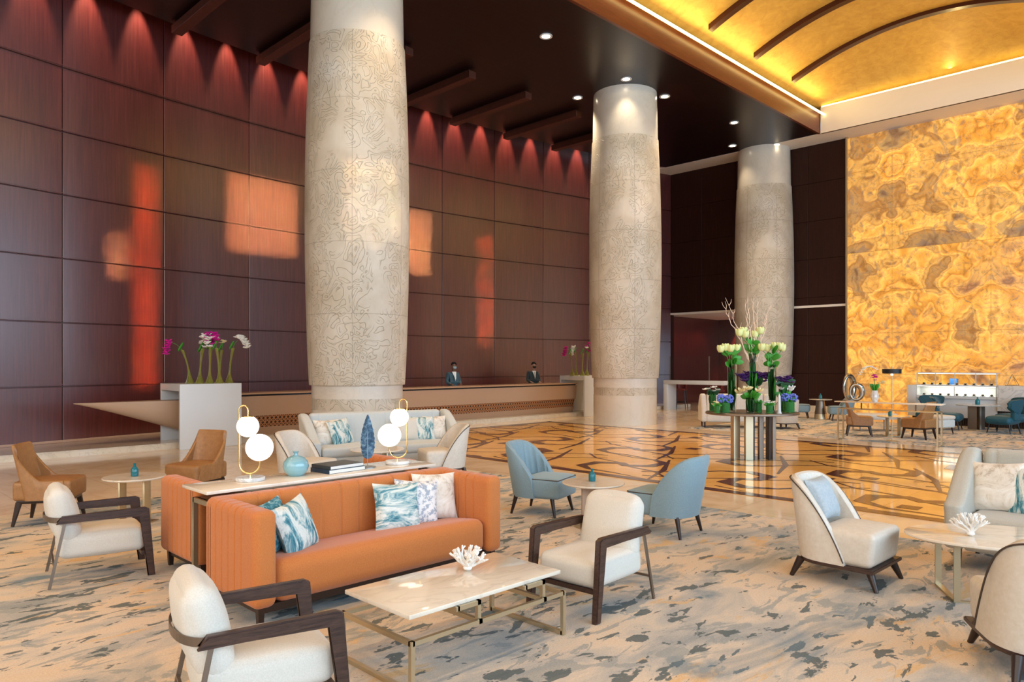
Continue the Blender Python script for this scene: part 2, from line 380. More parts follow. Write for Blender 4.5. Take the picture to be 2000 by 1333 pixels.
def bar(bm, p, q, sx, sy=None, taper=1.0, bev=0):   # square bar from p to q; sx/sy section
    p, q = Vector(p), Vector(q); sy = sy or sx; d = (q-p); t = d.normalized()
    ref = Vector((0, 0, 1)) if abs(t.z) < .8 else Vector((1, 0, 0))
    a = (ref - t*ref.dot(t)).normalized(); b2 = t.cross(a)
    vs = []
    for P, k in ((p, 1), (q, taper)):
        vs.append([bm.verts.new(P + a*sx/2*k*sa + b2*sy/2*k*sb) for sa, sb in ((-1, -1), (1, -1), (1, 1), (-1, 1))])
    fs = [bm.faces.new((vs[0][i], vs[0][(i+1) % 4], vs[1][(i+1) % 4], vs[1][i])) for i in range(4)]
    fs += [bm.faces.new(vs[0][::-1]), bm.faces.new(vs[1])]
    if bev: bmesh.ops.bevel(bm, geom=list({e for f in fs for e in f.edges}), offset=bev, segments=2, affect='EDGES')
def prism(bm, poly, z0, z1, bev=0, axis='z', T=None, seg=2):
    def P(a, b2, c):
        v = Vector((a, b2, c)) if axis == 'z' else Vector((a, c, b2)) if axis == 'y' else Vector((c, a, b2))
        return T @ v if T is not None else v
    A = [bm.verts.new(P(x, y, z0)) for x, y in poly]; D = [bm.verts.new(P(x, y, z1)) for x, y in poly]; n = len(poly)
    fs = [bm.faces.new((A[i], A[(i+1) % n], D[(i+1) % n], D[i])) for i in range(n)]
    fs += [bm.faces.new(A[::-1]), bm.faces.new(D)]
    if bev:
        es = list({e for f in fs[-2:] for e in f.edges})
        bmesh.ops.bevel(bm, geom=es, offset=bev, segments=seg, affect='EDGES')
def sphere(bm, c, r, n=16, sz=1, flat_top=None):
    prof = []
    for i in range(n//2+1):
        a = -PI/2 + PI*i/(n//2); z = math.sin(a)*r*sz
        if flat_top is not None and z > flat_top*r: prof.append((math.sqrt(max(0, r*r-(flat_top*r)**2)), flat_top*r)); prof.append((0, flat_top*r)); break
        prof.append((math.cos(a)*r if 0 < i < n//2 else 0, z))
    lathe(bm, prof, n, Matrix.Translation(c))
def obj(name, bm, mat, parent=None, smooth=True, ang=38, loc=None, rotz=0):
    bmesh.ops.recalc_face_normals(bm, faces=bm.faces[:])
    me = bpy.data.meshes.new(name); bm.to_mesh(me); bm.free()
    me.materials.append(M[mat] if isinstance(mat, str) else mat)
    if smooth: me.shade_smooth(); me.set_sharp_from_angle(angle=math.radians(ang))
    o = bpy.data.objects.new(name, me); COL.objects.link(o)
    if parent: o.parent = parent
    if loc: o.location = loc; o.rotation_euler.z = rotz
    return o
def tag(o, label, cat, group=None):
    o['label'] = label; o['category'] = cat
    if group: o['group'] = group
    return o
def thing(name, label, cat, loc=(0, 0, 0), rotz=0, group=None):
    o = bpy.data.objects.new(name, None); COL.objects.link(o); o.empty_display_size = .1
    o.location = loc; o.rotation_euler = (0, 0, rotz); return tag(o, label, cat, group)
def struct(name, bm, mat, **k):
    o = obj(name, bm, mat, **k); o['kind'] = 'structure'; return o
def kids(o): return [c for c in bpy.data.objects if c.parent == o]
def dup(root, loc, rotz, label, group=None):
    def cp(o, par):
        c = o.copy(); COL.objects.link(c)
        if par: c.parent = par
        for ch in kids_of.get(o.name, []): cp(ch, c)
        return c
    kids_of = {}
    for o in list(bpy.data.objects):
        if o.parent: kids_of.setdefault(o.parent.name, []).append(o)
    r = cp(root, None); r.location = loc; r.rotation_euler = (0, 0, rotz); r['label'] = label
    if group: r['group'] = group
    return r
def RZ(a): return Matrix.Rotation(a, 4, 'Z')
def TR(x, y, z): return Matrix.Translation((x, y, z))
D = math.radians
def W(X, Y, z=0): u, v = C(X, Y); return (u, v, z)
def F(a): return D(a-45)          # facing angle given against the camera's right-hand axis

# ================================================================ SETTING
def D0(a): return math.radians(a)
def vw(u): return 18.4 - .011*(u-13)**2
bm = B(); box(bm, -8, 31, -9, 18.5, -.2, 0); struct('floor', bm, 'floor', smooth=False)
# amber inlay field with dark bands
U0, U1, V0, V1 = 8.95, 16.05, -6.5, 14.5
bm = B(); box(bm, U0, U1, V0, V1, -.01, .004)
amber = struct('floor', bm, 'amber', smooth=False)
bm = B()
def band(pts, w0=None):          # flat tapered ribbon clipped to the field
    n = len(pts)
    L, Rr = [], []
    for i, (x, y, w_) in enumerate(pts):
        a = Vector(pts[max(i-1, 0)][:2]); c = Vector(pts[min(i+1, n-1)][:2]); p = Vector((x, y))
        if 0 < i < n-1:
            d1 = (p-a).normalized(); d2 = (c-p).normalized(); t = (d1+d2).normalized(); k = 1/max(.45, t.dot(d1))
        else: t = (c-a).normalized(); k = 1
        nn = Vector((-t.y, t.x))*w_/2*k; L.append(p+nn); Rr.append(p-nn)
    def cl(p): return (max(U0+.2, min(U1-.2, p.x)), max(V0, min(V1-.2, p.y)), 0)
    for i in range(n-1):
        q = [cl(L[i]), cl(L[i+1]), cl(Rr[i+1]), cl(Rr[i])]
        ar = abs(sum(q[k][0]*q[(k+1) % 4][1]-q[(k+1) % 4][0]*q[k][1] for k in range(4)))/2
        if ar < 1e-4: continue
        zt = .0065 + .0002*(i % 2) + .0004*random.random()
        bm.faces.new([bm.verts.new((x, y, zt)) for x, y, _ in q])
random.seed(3)
def motif(cx, cy, a, sg):
    ca, sa = math.cos(a)*sg, math.sin(a)*sg
    P_ = [(-1.55, .10, .04), (-.75, .26, .05), (-.32, .48, .08), (.12, .46, .18), (.38, .06, .22), (.18, -.30, .18), (-.30, -.28, .06), (-.85, -.42, .05), (-1.5, -.30, .04)]
    band([(cx + ca*(x-.05) - sa*(y+.28), cy + sa*(x-.05) + ca*(y+.28), w_) for x, y, w_ in P_])
for i in range(-3, 5):
    for j in range(-7, 9):
        px0, py0 = 12.17 + 1.97*i, 4.6 + 1.135*(2*j + (i % 2))
        ar = D0(-60 if (i + j) % 2 else 60)
        for sg in (1, -1): motif(px0, py0 - .5, ar, sg)
        band([(px0-1.15, py0+.55, .04), (px0-.1, py0+.9, .10), (px0+1.0, py0+1.5, .04)])
        if (i - j) % 3 == 0: band([(px0-1.25, py0-.15, .26), (px0-.98, py0-.15, .26)]); band([(px0-.72, py0-.62, .24), (px0-.48, py0-.62, .24)])
for q in ((U0, U0+.2, V0, V1), (U1-.2, U1, V0, V1), (U0, U1, V1-.2, V1)):
    bm.faces.new([bm.verts.new(p) for p in ((q[0], q[2], .0075), (q[1], q[2], .0075), (q[1], q[3], .0075), (q[0], q[3], .0075))])
struct('floor', bm, 'inlay', smooth=False)
bm = B(); box(bm, -7.6, 7.86, -8.5, 9.95, 0, .012); tag(obj('carpet', bm, 'carpet', smooth=False), 'large abstract grey, beige and slate carpet under the front seating', 'carpet')
bm = B(); box(bm, 17.0, 22.6, -6, 10.4, 0, .012); tag(obj('carpet', bm, 'carpet', smooth=False), 'abstract beige carpet under the far seating before the glowing wall', 'carpet')
# red panelled wall, faceted in gently turning bays
us = [-4.53, -2.35, -.17, 2.02, 4.2, 6.37, 8.58, 10.76, 12.95, 15.16, 17.35, 19.53, 21.7, 23.8, 25.8]
zs = [.0, 1.24, 2.58, 3.93, 5.27, 6.6, 7.95, 10.9]
bm = B()
for a, b_ in zip(us, us[1:]):
    p, q = Vector((a, vw(a))), Vector((b_, vw(b_))); L = (q-p).length; ang = math.atan2(q.y-p.y, q.x-p.x)
    for z0, z1 in zip(zs, zs[1:]):
        box(bm, .007, L-.007, 0, .25, z0+.007, z1-.007, .010, 1, T=TR(p.x, p.y, 0) @ RZ(ang))
        if z0 > .5: box(bm, .0, L, -.012, .10, z0+.035, z0+.055, T=TR(p.x, p.y, 0) @ RZ(ang))
    box(bm, 0, L, .06, .3, 0, 10.9, T=TR(p.x, p.y, 0) @ RZ(ang))
struct('wall_left', bm, 'red_wall', smooth=False)
# marble step along the wall in front of which the desk stands
bm = B()
poly = [(-4, 15.32), (25.2, 15.32)] + [(u, vw(u)-.02) for u in reversed(us) if -4.6 < u < 25]
poly[-1] = (-4, vw(-4)-.02)
prism(bm, poly, 0, .12, .012); struct('trim_1', bm, 'plinth', smooth=False)
# back wall, alcove and onyx
UB = 25.78
bm = B()
def wallb(v0, v1, z0, z1):
    nv = max(1, round((v1-v0)/1.4)); nz = max(1, round((z1-z0)/1.36))
    for i in range(nv):
        for k in range(nz):
            a, b2 = v0+(v1-v0)*i/nv, v0+(v1-v0)*(i+1)/nv; c, d = z0+(z1-z0)*k/nz, z0+(z1-z0)*(k+1)/nz
            box(bm, UB, UB+.2, a+.005, b2-.005, c+.005, d-.005, .006, 1)
    box(bm, UB+.03, UB+.25, v0, v1, z0, z1)
wallb(9.57, 12.3, 0, 9.42); wallb(12.3, 16.6, 3.75, 9.42); wallb(-9, 1.2, 0, 9.42)
box(bm, UB+.02, UB+.25, 16.6, 17.3, 0, 9.42)
struct('wall_back', bm, 'dark_wall', smooth=False)
bm = B(); box(bm, UB+4.6, UB+4.8, 9.2, 17.2, 0, 4); box(bm, UB+.25, UB+4.7, 17.0, 17.2, 0, 4); box(bm, UB+.25, UB+4.7, 9.0, 9.2, 0, 4)
struct('wall_alcove', bm, 'red_wall', smooth=False)
bm = B(); box(bm, UB-.01, UB+4.7, 9.1, 17.1, 3.68, 3.76); struct('ceiling', bm, 'white_matte', smooth=False)
bm = B(); box(bm, UB-.04, UB+.02, 9.57, 12.3, 0, .22); box(bm, UB-.04, UB+.02, 16.5, 17, 0, .22); struct('baseboard_back', bm, 'plinth', smooth=False)
bm = B(); box(bm, UB-.10, UB+.1, 1.2, 9.54, .0, 9.36); struct('wall_onyx', bm, 'onyx', smooth=False)
bm = B(); box(bm, UB-.12, UB+.1, 9.54, 9.60, 0, 9.42); box(bm, UB-.12, UB+.1, 1.14, 1.2, 0, 9.42); struct('trim_2', bm, 'brass', smooth=False)
# ceilings
ZC = 9.42
bm = B()
poly = [(-8, 10.1), (24.65, 10.1), (24.65, 16.1)] + [(u, vw(u)-.75) for u in reversed(us) if 0 < u < 24.6] + [(-8, 15.0)]
prism(bm, poly, ZC, ZC+.12); struct('ceiling', bm, 'ceiling', smooth=False)
bm = B(); box(bm, -8, 26, -9, 18.6, 11.8, 12); box(bm, -8, 26, 14.5, 18.6, 10.8, 10.9); struct('ceiling', bm, 'black', smooth=False)
bm = B(); box(bm, -8, 26, -9, 2.4, ZC, ZC+.12); struct('ceiling', bm, 'ceiling', smooth=False)
bm = B(); box(bm, -8, 24.65, 10.04, 10.12, ZC-.012, 10.16); struct('trim_3', bm, 'fascia', smooth=False)
bm = B(); box(bm, -8, 24.65, 2.36, 2.44, ZC-.012, 10.16); struct('trim_4', bm, 'fascia', smooth=False)
bm = B(); box(bm, 24.65, UB+.2, -9, 16.84, ZC-.005, ZC+.1); box(bm, 24.62, 24.72, -9, 10.02, ZC-.005, 10.28); struct('ceiling', bm, 'white_matte', smooth=False)
# gold vault
bm = B(); nV, VC, HW = 40, 6.24, 4.3
def zv(v): return 10.05 + 1.2*(1-((v-VC)/HW)**2)
uu_ = [-8, 0, 10, 18] + [20.5 + 4.5*i/16 for i in range(17)]
def ge(u): return 1 - max(0, (u-20.5)/4.5)**2.6
rows = [[bm.verts.new((u, VC-HW+2*HW*i/nV, zv(VC-HW+2*HW*i/nV)*ge(u) + 10.36*(1-ge(u)))) for i in range(nV+1)] for u in uu_]
for ra, rb_ in zip(rows, rows[1:]):
    for i in range(nV): bm.faces.new((ra[i], ra[i+1], rb_[i+1], rb_[i]))
top = rows[-1]
bot = [bm.verts.new((25.0, VC-HW+2*HW*i/nV, 9.9)) for i in range(nV+1)]
for i in range(nV): bm.faces.new((bot[i], bot[i+1], top[i+1], top[i]))
struct('ceiling', bm, 'gold_leaf')
k = 3
for uu in (21.9, 19.45, 17.0, 14.55, 12.1, 9.65):
    bm = B(); pts = [9.75 - (9.75-2.75)*i/30 for i in range(31)]
    A = [[bm.verts.new((uu+du, v, zv(v)+dz)) for v in pts] for du, dz in ((-.10, -.14), (.10, -.14), (.10, .02), (-.10, .02))]
    for a in range(4):
        for i in range(30): bm.faces.new((A[a][i], A[(a+1) % 4][i], A[(a+1) % 4][i+1], A[a][i+1]))
    for e in (0, 30): bm.faces.new([A[a][e] for a in range(4)])
    k += 2; struct('trim_%d' % k, bm, 'rib', ang=30)
# cove light strips
for nm, b_ in (('a', (-8, 24.6, 9.86, 9.92, 9.98, 10.02)), ('b', (24.63, 24.70, 2.5, 10.0, 10.285, 10.325)), ('c', (-8, 24.6, 2.56, 2.62, 9.98, 10.02))):
    bm = B(); box(bm, *b_); tag(obj('light_strip', bm, 'led', smooth=False), {'a': 'glowing cove strip along the wooden fascia under the gold vault', 'b': 'glowing cove strip on the white soffit at the end of the gold vault', 'c': 'glowing cove strip on the far side of the gold vault'}[nm], 'light')
area('cove_light', (9, 9.8, 10.05), (0, -.75, .5), 30, .15, 330, (1, .72, .25))
area('cove_light', (24.6, 6.2, 10.36), (-.8, 0, .35), .08, 7.4, 60, (1, .74, .28))
area('cove_light', (9, 2.7, 10.05), (0, .75, .5), 30, .15, 280, (1, .72, .25))
# hanging box beams
for n_, ssum in enumerate((9, 12, 15.2, 18.1, 21.1, 24.2, 27.2, 30.1)):
    u = ssum/R2; v1 = vw(u)-.8; v0 = 14.25 if u < 20 else 14.3
    bm = B(); box(bm, u-.12, u+.12, v0, v1, ZC-.24, ZC-.06, .008, 1); box(bm, u-.05, u+.05, v0+.1, v1-.05, ZC-.06, ZC)
    struct('trim_%d' % (20+n_), bm, 'beam', smooth=False)
# wall washers in the slot
for kk in range(-3, 19):
    u = 4.70 + 1.092*kk
    if u > 24.8: break
    v = vw(u)
    spot('wall_washer', (u, v-.34, 10.35), (0, .20, -1), 620, (1, .62, .42), 36, .7, .04)
# shell behind the camera (window walls)
bm = B()
box(bm, -8.2, 26, -9.2, -9, 0, .9); box(bm, -8.2, 26, -9.2, -9, 9, 11.8)
for i in range(8): box(bm, -5.9+i*4.4-.2, -5.9+i*4.4+.2, -9.2, -8.9, .9, 9)
struct('window_1', bm, 'dark_wall', smooth=False)
bm = B()
box(bm, -8.2, -8, -9, 17.2, 0, .9); box(bm, -8.2, -8, -9, 17.2, 9, 11.8)
for v in (-8.6, -1.75, 4.75, 11.25): box(bm, -8.2, -7.9, v-.4, v+.4, .9, 9)
box(bm, -8.2, -7.9, 11.2, 17.2, .9, 9)
struct('window_2', bm, 'dark_wall', smooth=False)
bm = B(); box(bm, UB, UB+.2, -9.2, 1.14, 9.42, 11.8); struct('wall_right', bm, 'dark_wall', smooth=False)

# columns
CP = [(-3.11, 14.75), (3.25, 21.05), (9.15, 26.6)]
CL = ['nearest huge round carved cream stone column, beside the reception desk', 'middle carved cream stone column, at the far end of the reception desk', 'farthest carved cream stone column, behind the flower table']
for (X, Y), lb in zip(CP, CL):
    t = thing('column', lb, 'column', W(X, Y))
    zc = ZC+.0
    bm = B(); pr = []
    for i in range(25):
        s = i/24; z = 1.30 + 6.75*s; r = .945 + .085*math.sin(PI*min(1, s*1.02))**.8 + (.015 if s > .97 else 0)*0
        pr.append((r, z))
    lathe(bm, [(.90, 1.30)] + pr + [(.90, 8.05)], 72); obj('shaft', bm, 'column_carved', t)
    bm = B(); lathe(bm, [(.925, 8.05), (.90, zc)], 64); obj('capital', bm, 'column_plain', t)
    bm = B(); lathe(bm, [(.90, 0), (.90, .82)], 64); lathe(bm, [(.90, 1.04), (.90, 1.30)], 64); obj('base', bm, 'column_plain', t)
    bm = B(); lathe(bm, [(.895, .82), (.895, 1.04)], 64); obj('base_band', bm, 'column_carved', t)

# recessed downlights, then added fill spots for the floor
DL = [((.8, 17.2), 'recessed ceiling light nearest the top, left of the middle column'), ((1.9, 21.2), 'recessed ceiling light just left of the middle column'),
      ((3.09, 19.8), 'recessed ceiling light directly in front of the middle column'), ((4.4, 21.1), 'recessed ceiling light just right of the middle column'),
      ((7.1, 23.4), 'recessed light in the dark ceiling near the fascia corner'), ((7.8, 25.9), 'recessed light in the white soffit left of the farthest column'),
      ((9.3, 25.75), 'recessed light in the white soffit touching the farthest column')]
for q_, ((X, Y), lb) in enumerate(DL):
    t = thing('ceiling_light', lb, 'light', W(X, Y, ZC-.012), 0, 'recessed ceiling downlights')
    bm = B(); lathe(bm, [(.10, 0), (.15, -.008), (.15, .012), (.10, .012)], 24, cap=False); obj('trim_ring', bm, 'white', t)
    bm = B(); lathe(bm, [(0, .0), (.10, .0), (.10, .01), (0, .01)], 24, cap=False); obj('lens', bm, 'down_spot', t)
    spot('down_spot', W(X, Y, ZC-.06), (0, 0, -1), 90 if q_ in (2, 5, 6) else 560, (1, .80, .55), 95, .8, .08)
for i in range(9):
    for v in (10.6, 1.9): spot('down_spot', (-5+i*3.3, v, ZC-.06), (0, 0, -1), 270, (1, .72, .44), 110, .8, .08)  # added fill spots without fixtures along the vault, to brighten the floor
for (X, Y) in ((-3.1, 13.6), (3.2, 19.95), (9.1, 25.5)):
    spot('down_spot', W(X+.3, Y-.25, ZC-.06), (0, 0, -1), 22, (1, .88, .72), 60, .8, .08)
for v in (12.9, 13.9, 14.9, 15.9): spot('alcove_light', (UB+4.3, v, 3.6), (.12, 0, -1), 320, (1, .45, .28), 60, .6)
area('alcove_daylight', (UB+2.2, 9.4, 1.6), (0, 1, 0), 2.8, 2.6, 60, COOL)
# sun patches (low sun sent in by the glass behind)
def patch(px, py, d, sx, sy, e, col=(1, .60, .24), spread=1.1, src=(4, -8.6, 4.6)):
    X = (px-1000)/1430*d; z = 1.75 - (py-708)*d/1430
    u, v = C(X, d); beam(src, (u, v, z), sx, sy, e, col, spread)
patch(515, 425, 19.4, 1.6, 1.9, 100, (.72, .98, .40), .8, src=(-5.5, -8.6, 4.6))
patch(812, 475, 23, 1.0, 1.9, 62, (.72, .98, .40), .8, src=(3.6, -8.6, 4.4))
patch(742, 395, 13.8, 1.0, 1.6, 6, (1, .68, .36), .8, src=(7.2, -8.6, 4.2))
patch(285, 540, 16.7, .42, 5.0, 34, (1, .24, .06), 1.0, src=(-1.2, -8.6, 4.9))
patch(945, 570, 25, .55, 3.8, 28, (1, .28, .08), 1.0, src=(8.6, -8.6, 4.6))
patch(228, 500, 16.2, .30, .9, 9, (.9, .9, .4), .8, src=(-2.6, -8.6, 4.4))
patch(1245, 400, 20.2, .7, 1.4, 1.4, (1, .72, .45), src=(14, -8.6, 4.0))

# ================================================================ SEATING BUILDERS
def plan_path(w, fx, bx, rx, ns=8, na=20, p=2.4):     # half of the plan then mirrored: list of (x, y)
    half = []
    for i in range(ns): half.append((fx + (bx+rx-fx)*i/ns, -w))
    for i in range(na+1):
        a = PI/2*i/na; half.append((bx+rx-rx*math.sin(a)**(2/p), -w*math.cos(a)**(2/p)))
    return half + [(x, -y) for x, y in half[-2::-1]]
def shell(bm, path, zt, zb, th, lean=.1, chan=0, flare=0):
    n = len(path); rings = []; edge = []
    for i, (x, y) in enumerate(path):
        a = Vector(path[max(i-1, 0)]); c = Vector(path[min(i+1, n-1)]); t = (c-a).normalized(); nn = Vector((-t.y, t.x))
        if nn.dot(Vector((x-.05, y))) < 0: nn = -nn
        top = max(zt(x), zb+.02); ring = []
        def P(off, z):
            k = z-zb
            return Vector((x + nn.x*off - lean*k + nn.x*flare*k, y + nn.y*off + nn.y*flare*k, z))
        gi = th if not chan else th*(1 - .22*abs(math.sin(PI*i*chan/n))**.4)*1.08
        h = th/2; zz = max(zb+.01, top-h)
        pr = [(0, zb), (0, zb+(zz-zb)*.5), (0, zz), (-h*.3, zz+(top-zz)*.72), (-h, top), (-gi+h*.3, zz+(top-zz)*.72), (-gi, zz), (-gi, zb+(zz-zb)*.5), (-gi, zb)]
        rings.append([bm.verts.new(P(o, z)) for o, z in pr]); edge.append(P(.004, zz+(top-zz)*.35))
    for a, b2 in zip(rings, rings[1:]):
        for k in range(len(a)): bm.faces.new((a[k], a[(k+1) % len(a)], b2[(k+1) % len(a)], b2[k]))
    bm.faces.new(rings[0]); bm.faces.new(rings[-1][::-1]); return edge
def legs4(t, xf, xb, y, z, splay, mat, r0=.028, r1=.014, square=False, yb=None):
    for x, yy in ((xf, y), (xf, -y), (xb, yb or y), (xb, -(yb or y))):
        bm = B(); sx = math.copysign(splay, x - (xf+xb)/2); sy = math.copysign(splay*.6, yy)
        if square: bar(bm, (x, yy, z), (x+sx, yy+sy, 0), r0*2, r0*1.6, r1/r0, .003)
        else: tube(bm, [(x, yy, z), (x+sx*.5, yy+sy*.5, z/2), (x+sx, yy+sy, 0)], [r0, (r0+r1)/2, r1], 10)
        obj('leg', bm, mat, t)
def lounge_chair(label, loc, rot, kind='cream', pil=None):
    t = thing('lounge_chair', label, 'chair', loc, rot)
    fab = {'cream': 'cream_leather', 'blue': 'blue'}[kind]
    zb = .165
    if kind == 'cream':
        ztf = lambda x: zb + (.81-zb)*max(0, 1-max(0, (x+.33)/.45)**2.1)**.85
        path = plan_path(.315, .11, -.33, .30)
        bm = B(); edge = shell(bm, path, ztf, zb, .075, .13); bk = obj('backrest', bm, fab, t)
        bm = B(); tube(bm, edge, .0055, 6); obj('piping', bm, 'piping', bk)
        bm = B(); soft(bm, -.13, .33, -.285, .285, zb, .43, .045, (.01, .008, .022), 8, fn=lambda P, q: Vector((P.x-.03*(.43-P.z)/.27*(q.x > 0), P.y, P.z))); obj('seat', bm, fab, t)
        bm = B(); prism(bm, plan_path(.308, .325, -.325, .29, 3, 14), zb-.028, zb+.002, .005); obj('base_frame', bm, 'dark_wood', t)
        legs4(t, .27, -.26, .23, zb-.015, .065, 'dark_leg', .034, .017)
    else:
        ztf = lambda x: .42 + (.81-.42)*max(0, 1-max(0, (x+.30)/.37)**1.8)**.8 if x < .07 else .42
        path = plan_path(.30, .06, -.30, .29)
        bm = B(); shell(bm, path, ztf, .20, .08, .16, 13, .03); obj('backrest', bm, fab, t)
        bm = B(); soft(bm, -.11, .35, -.270, .270, .20, .43, .04, (.012, .008, .018), 8, fn=lambda P, q: Vector((P.x, P.y*(1-.06*(P.x > .1)*(P.x-.1)/.26), P.z))); st = obj('seat', bm, fab, t)
        bm = B(); tube(bm, [(-.2, .272, .415), (.33, .257, .415), (.343, .24, .415), (.343, -.24, .415), (.33, -.257, .415), (-.2, -.272, .415)], .005, 6); obj('piping', bm, 'piping', st)
        legs4(t, .25, -.20, .22, .21, .05, 'dark_leg', .026, .014)
    return t
def dining_like(label, loc, rot, name='side_chair'):      # tan leather shell chair
    t = thing(name, label, 'chair', loc, rot)
    def zt(x):
        if x > .06: return .475
        s = min(1, (.06-x)/.22); return .475 + .385*s**1.6
    bm = B(); shell(bm, plan_path(.265, .27, -.19, .085, 22, 14, 2.6), zt, .27, .04, .27, 0, -.05); obj('backrest', bm, 'tan', t)
    bm = B(); soft(bm, -.27, .29, -.245, .245, .27, .47, .03, (.01, 0, .02), 8); obj('seat', bm, 'tan', t)
    bm = B(); box(bm, -.24, .25, -.22, .22, .235, .27, .005); obj('seat_frame', bm, 'dark_leg', t)
    legs4(t, .22, -.22, .20, .25, .05, 'dark_leg', .027, .014, True)
    return t
def armchair(label, loc, rot):
    t = thing('armchair', label, 'armchair', loc, rot)
    bm = B(); soft(bm, -.27, .335, -.250, .250, .20, .385, .05, (.015, .006, .02), 10); obj('seat', bm, 'cream', t)
    T = TR(-.195, 0, .365) @ Matrix.Rotation(D(-14), 4, 'Y')
    bm = B(); soft(bm, -.075, .075, -.248, .248, -.05, .385, .07, (.04, .0, .03), 10, T=T,
                   fn=lambda P, q: Vector((P.x, P.y*(1-.03*q.z), P.z))); obj('back_cushion', bm, 'cream', t)
    for s in (1, -1):
        bm = B(); y = .288*s
        poly = [(-.28, .500), (-.25, .548), (.325, .560), (.355, .545), (.40, 0), (.345, 0), (.292, .50), (-.29, .490)]
        prism(bm, poly, y-.024, y+.024, .008, 'y'); obj('arm', bm, 'dark_wood', t)
        bm = B(); bar(bm, (-.23, .280*s, .50), (-.335, .300*s, 0), .022, .014); obj('rear_leg', bm, 'bronze', t)
    bm = B(); pts = []
    for i in range(21):
        a = -PI/2 + PI*i/20; pts.append((-.225-.145*max(0, math.cos(a))**.8, .275*math.sin(a)))
    A = [(Vector((x, y, .495)), Vector((x, y, .535))) for x, y in pts]
    for k in range(20):
        p, q = A[k], A[k+1]; m0 = Vector((.008, 0, 0))
        vs = [bm.verts.new(v) for v in (p[0], p[1], q[1], q[0], p[0]+m0, p[1]+m0, q[1]+m0, q[0]+m0)]
        for f in ((0, 1, 2, 3), (7, 6, 5, 4), (1, 5, 6, 2), (0, 3, 7, 4)): bm.faces.new([vs[j] for j in f])
    obj('back_rail', bm, 'bronze', t)
    bm = B(); box(bm, -.31, -.295, -.29, .29, .165, .18); obj('stretcher', bm, 'bronze', t)
    bm = B(); box(bm, .30, .33, -.27, .27, .17, .20); obj('front_rail', bm, 'dark_wood', t)
    return t
def orange_sofa(label, loc, rot, L=2.22, dp=.80):      # faces +x locally, length along y
    t = thing('sofa', label, 'sofa', loc, rot); H = .775; zb = .13; a = .165
    def groove(n, lo, hi, ax):
        def f(P, q):
            k = (P[ax]-lo)/(hi-lo)*n; d = abs(k-round(k))*(hi-lo)/n
            g = max(0, 1-d/.012)
            if 0 < round(k) < n: P = P.copy(); P[ax ^ 1 if ax < 2 else 0] -= .010*g*(1 if q[ax ^ 1] > 0 else -1)*(abs(q[ax ^ 1]) > .9); P.z -= .008*g*(q.z > .9)
            return P
        return f
    y0, y1 = -L/2, L/2
    bm = B(); soft(bm, -dp/2, -dp/2+.18, y0, y1, zb, H, .06, (0, 0, 0), 10, groove(11, y0+a, y1-a, 1), ny=200); obj('backrest', bm, 'orange', t)
    for s in (-1, 1):
        yy = (y1-a/2)*s
        bm = B(); soft(bm, -dp/2+.02, dp/2, yy-a/2, yy+a/2, zb, H-.005, .055, (0, 0, 0), 90, groove(7, -dp/2, dp/2-.10, 0), ny=10); obj('arm', bm, 'orange', t)
    bm = B(); soft(bm, -dp/2+.15, dp/2-.02, y0+a, y1-a, zb, .435, .085, (.01, 0, .015), 12, fn=lambda P, q: Vector((P.x, P.y, P.z - (.10*(dp/2-P.x)/dp if q.z > .2 else 0)))); obj('seat', bm, 'orange', t)
    bm = B(); box(bm, -dp/2+.05, dp/2-.06, y0+.06, y1-.06, .09, zb+.01); obj('base_frame', bm, 'dark_leg', t)
    for x in (-dp/2+.06, dp/2-.07):
        for y in (y0+.07, y1-.07):
            bm = B(); bar(bm, (x, y, .13), (x, y, 0), .045, .045, .75); obj('leg', bm, 'dark_leg', t)
    return t
def wing_sofa(label, loc, rot, L=2.3, mat='grey_cream', H=.93):
    t = thing('sofa', label, 'sofa', loc, rot); y0, y1 = -L/2, L/2; ins = .15
    def ch(P, q):
        if q.x > .9:
            k = (P.y-y0)/(L)*9; d = abs(k-round(k))*L/9; P = P.copy(); P.x -= .012*max(0, 1-d/.018)
        P = P.copy(); P.x -= .10*(P.z-.2); return P
    bm = B(); soft(bm, -.40, -.26, y0+ins-.02, y1-ins+.02, .16, H, .05, (0, 0, 0), 8, ch, ny=110); obj('backrest', bm, mat, t)
    for s in (-1, 1):
        bm = B()
        ya, yb = (y1-ins, y1) if s > 0 else (y0, y0+ins)
        def af(P, q):
            k = max(0, min(1, (.42-P.x)/.72)); zt_ = .54 + (H-.54)*(k**1.9*(3-2*k) if k < 1 else 1)
            zz = .16 + (P.z-.16)*(zt_-.16)/(H-.16)
            return Vector((P.x - (.10*(zz-.2) if P.x < -.1 else .10*(zz-.2)*max(0, (.2-P.x)/.3) if P.x < .2 else 0), P.y + s*.08*max(0, zz-.45), zz))
        soft(bm, -.40, .42, ya, yb, .16, H, .055, (0, 0, 0), 26, af)
        obj('arm', bm, mat, t, ang=60)
    bm = B(); soft(bm, -.30, .41, y0+ins, y1-ins, .16, .30, .03, n=6); obj('seat_base', bm, mat, t)
    for k in (0, 1):
        bm = B(); ym = (y0+y1)/2; a_, b_ = ((y0+ins+.005, ym-.003) if k == 0 else (ym+.003, y1-ins-.005))
        soft(bm, -.30, .43, a_, b_, .30, .45, .045, (.005, 0, .018), 8); obj('seat_cushion', bm, mat, t)
    for x in (-.30, .34):
        for y in (y0+.10, y1-.10):
            bm = B(); bar(bm, (x, y, .17), (x, y, 0), .045, .045, .7); obj('leg', bm, 'dark_leg', t)
    return t
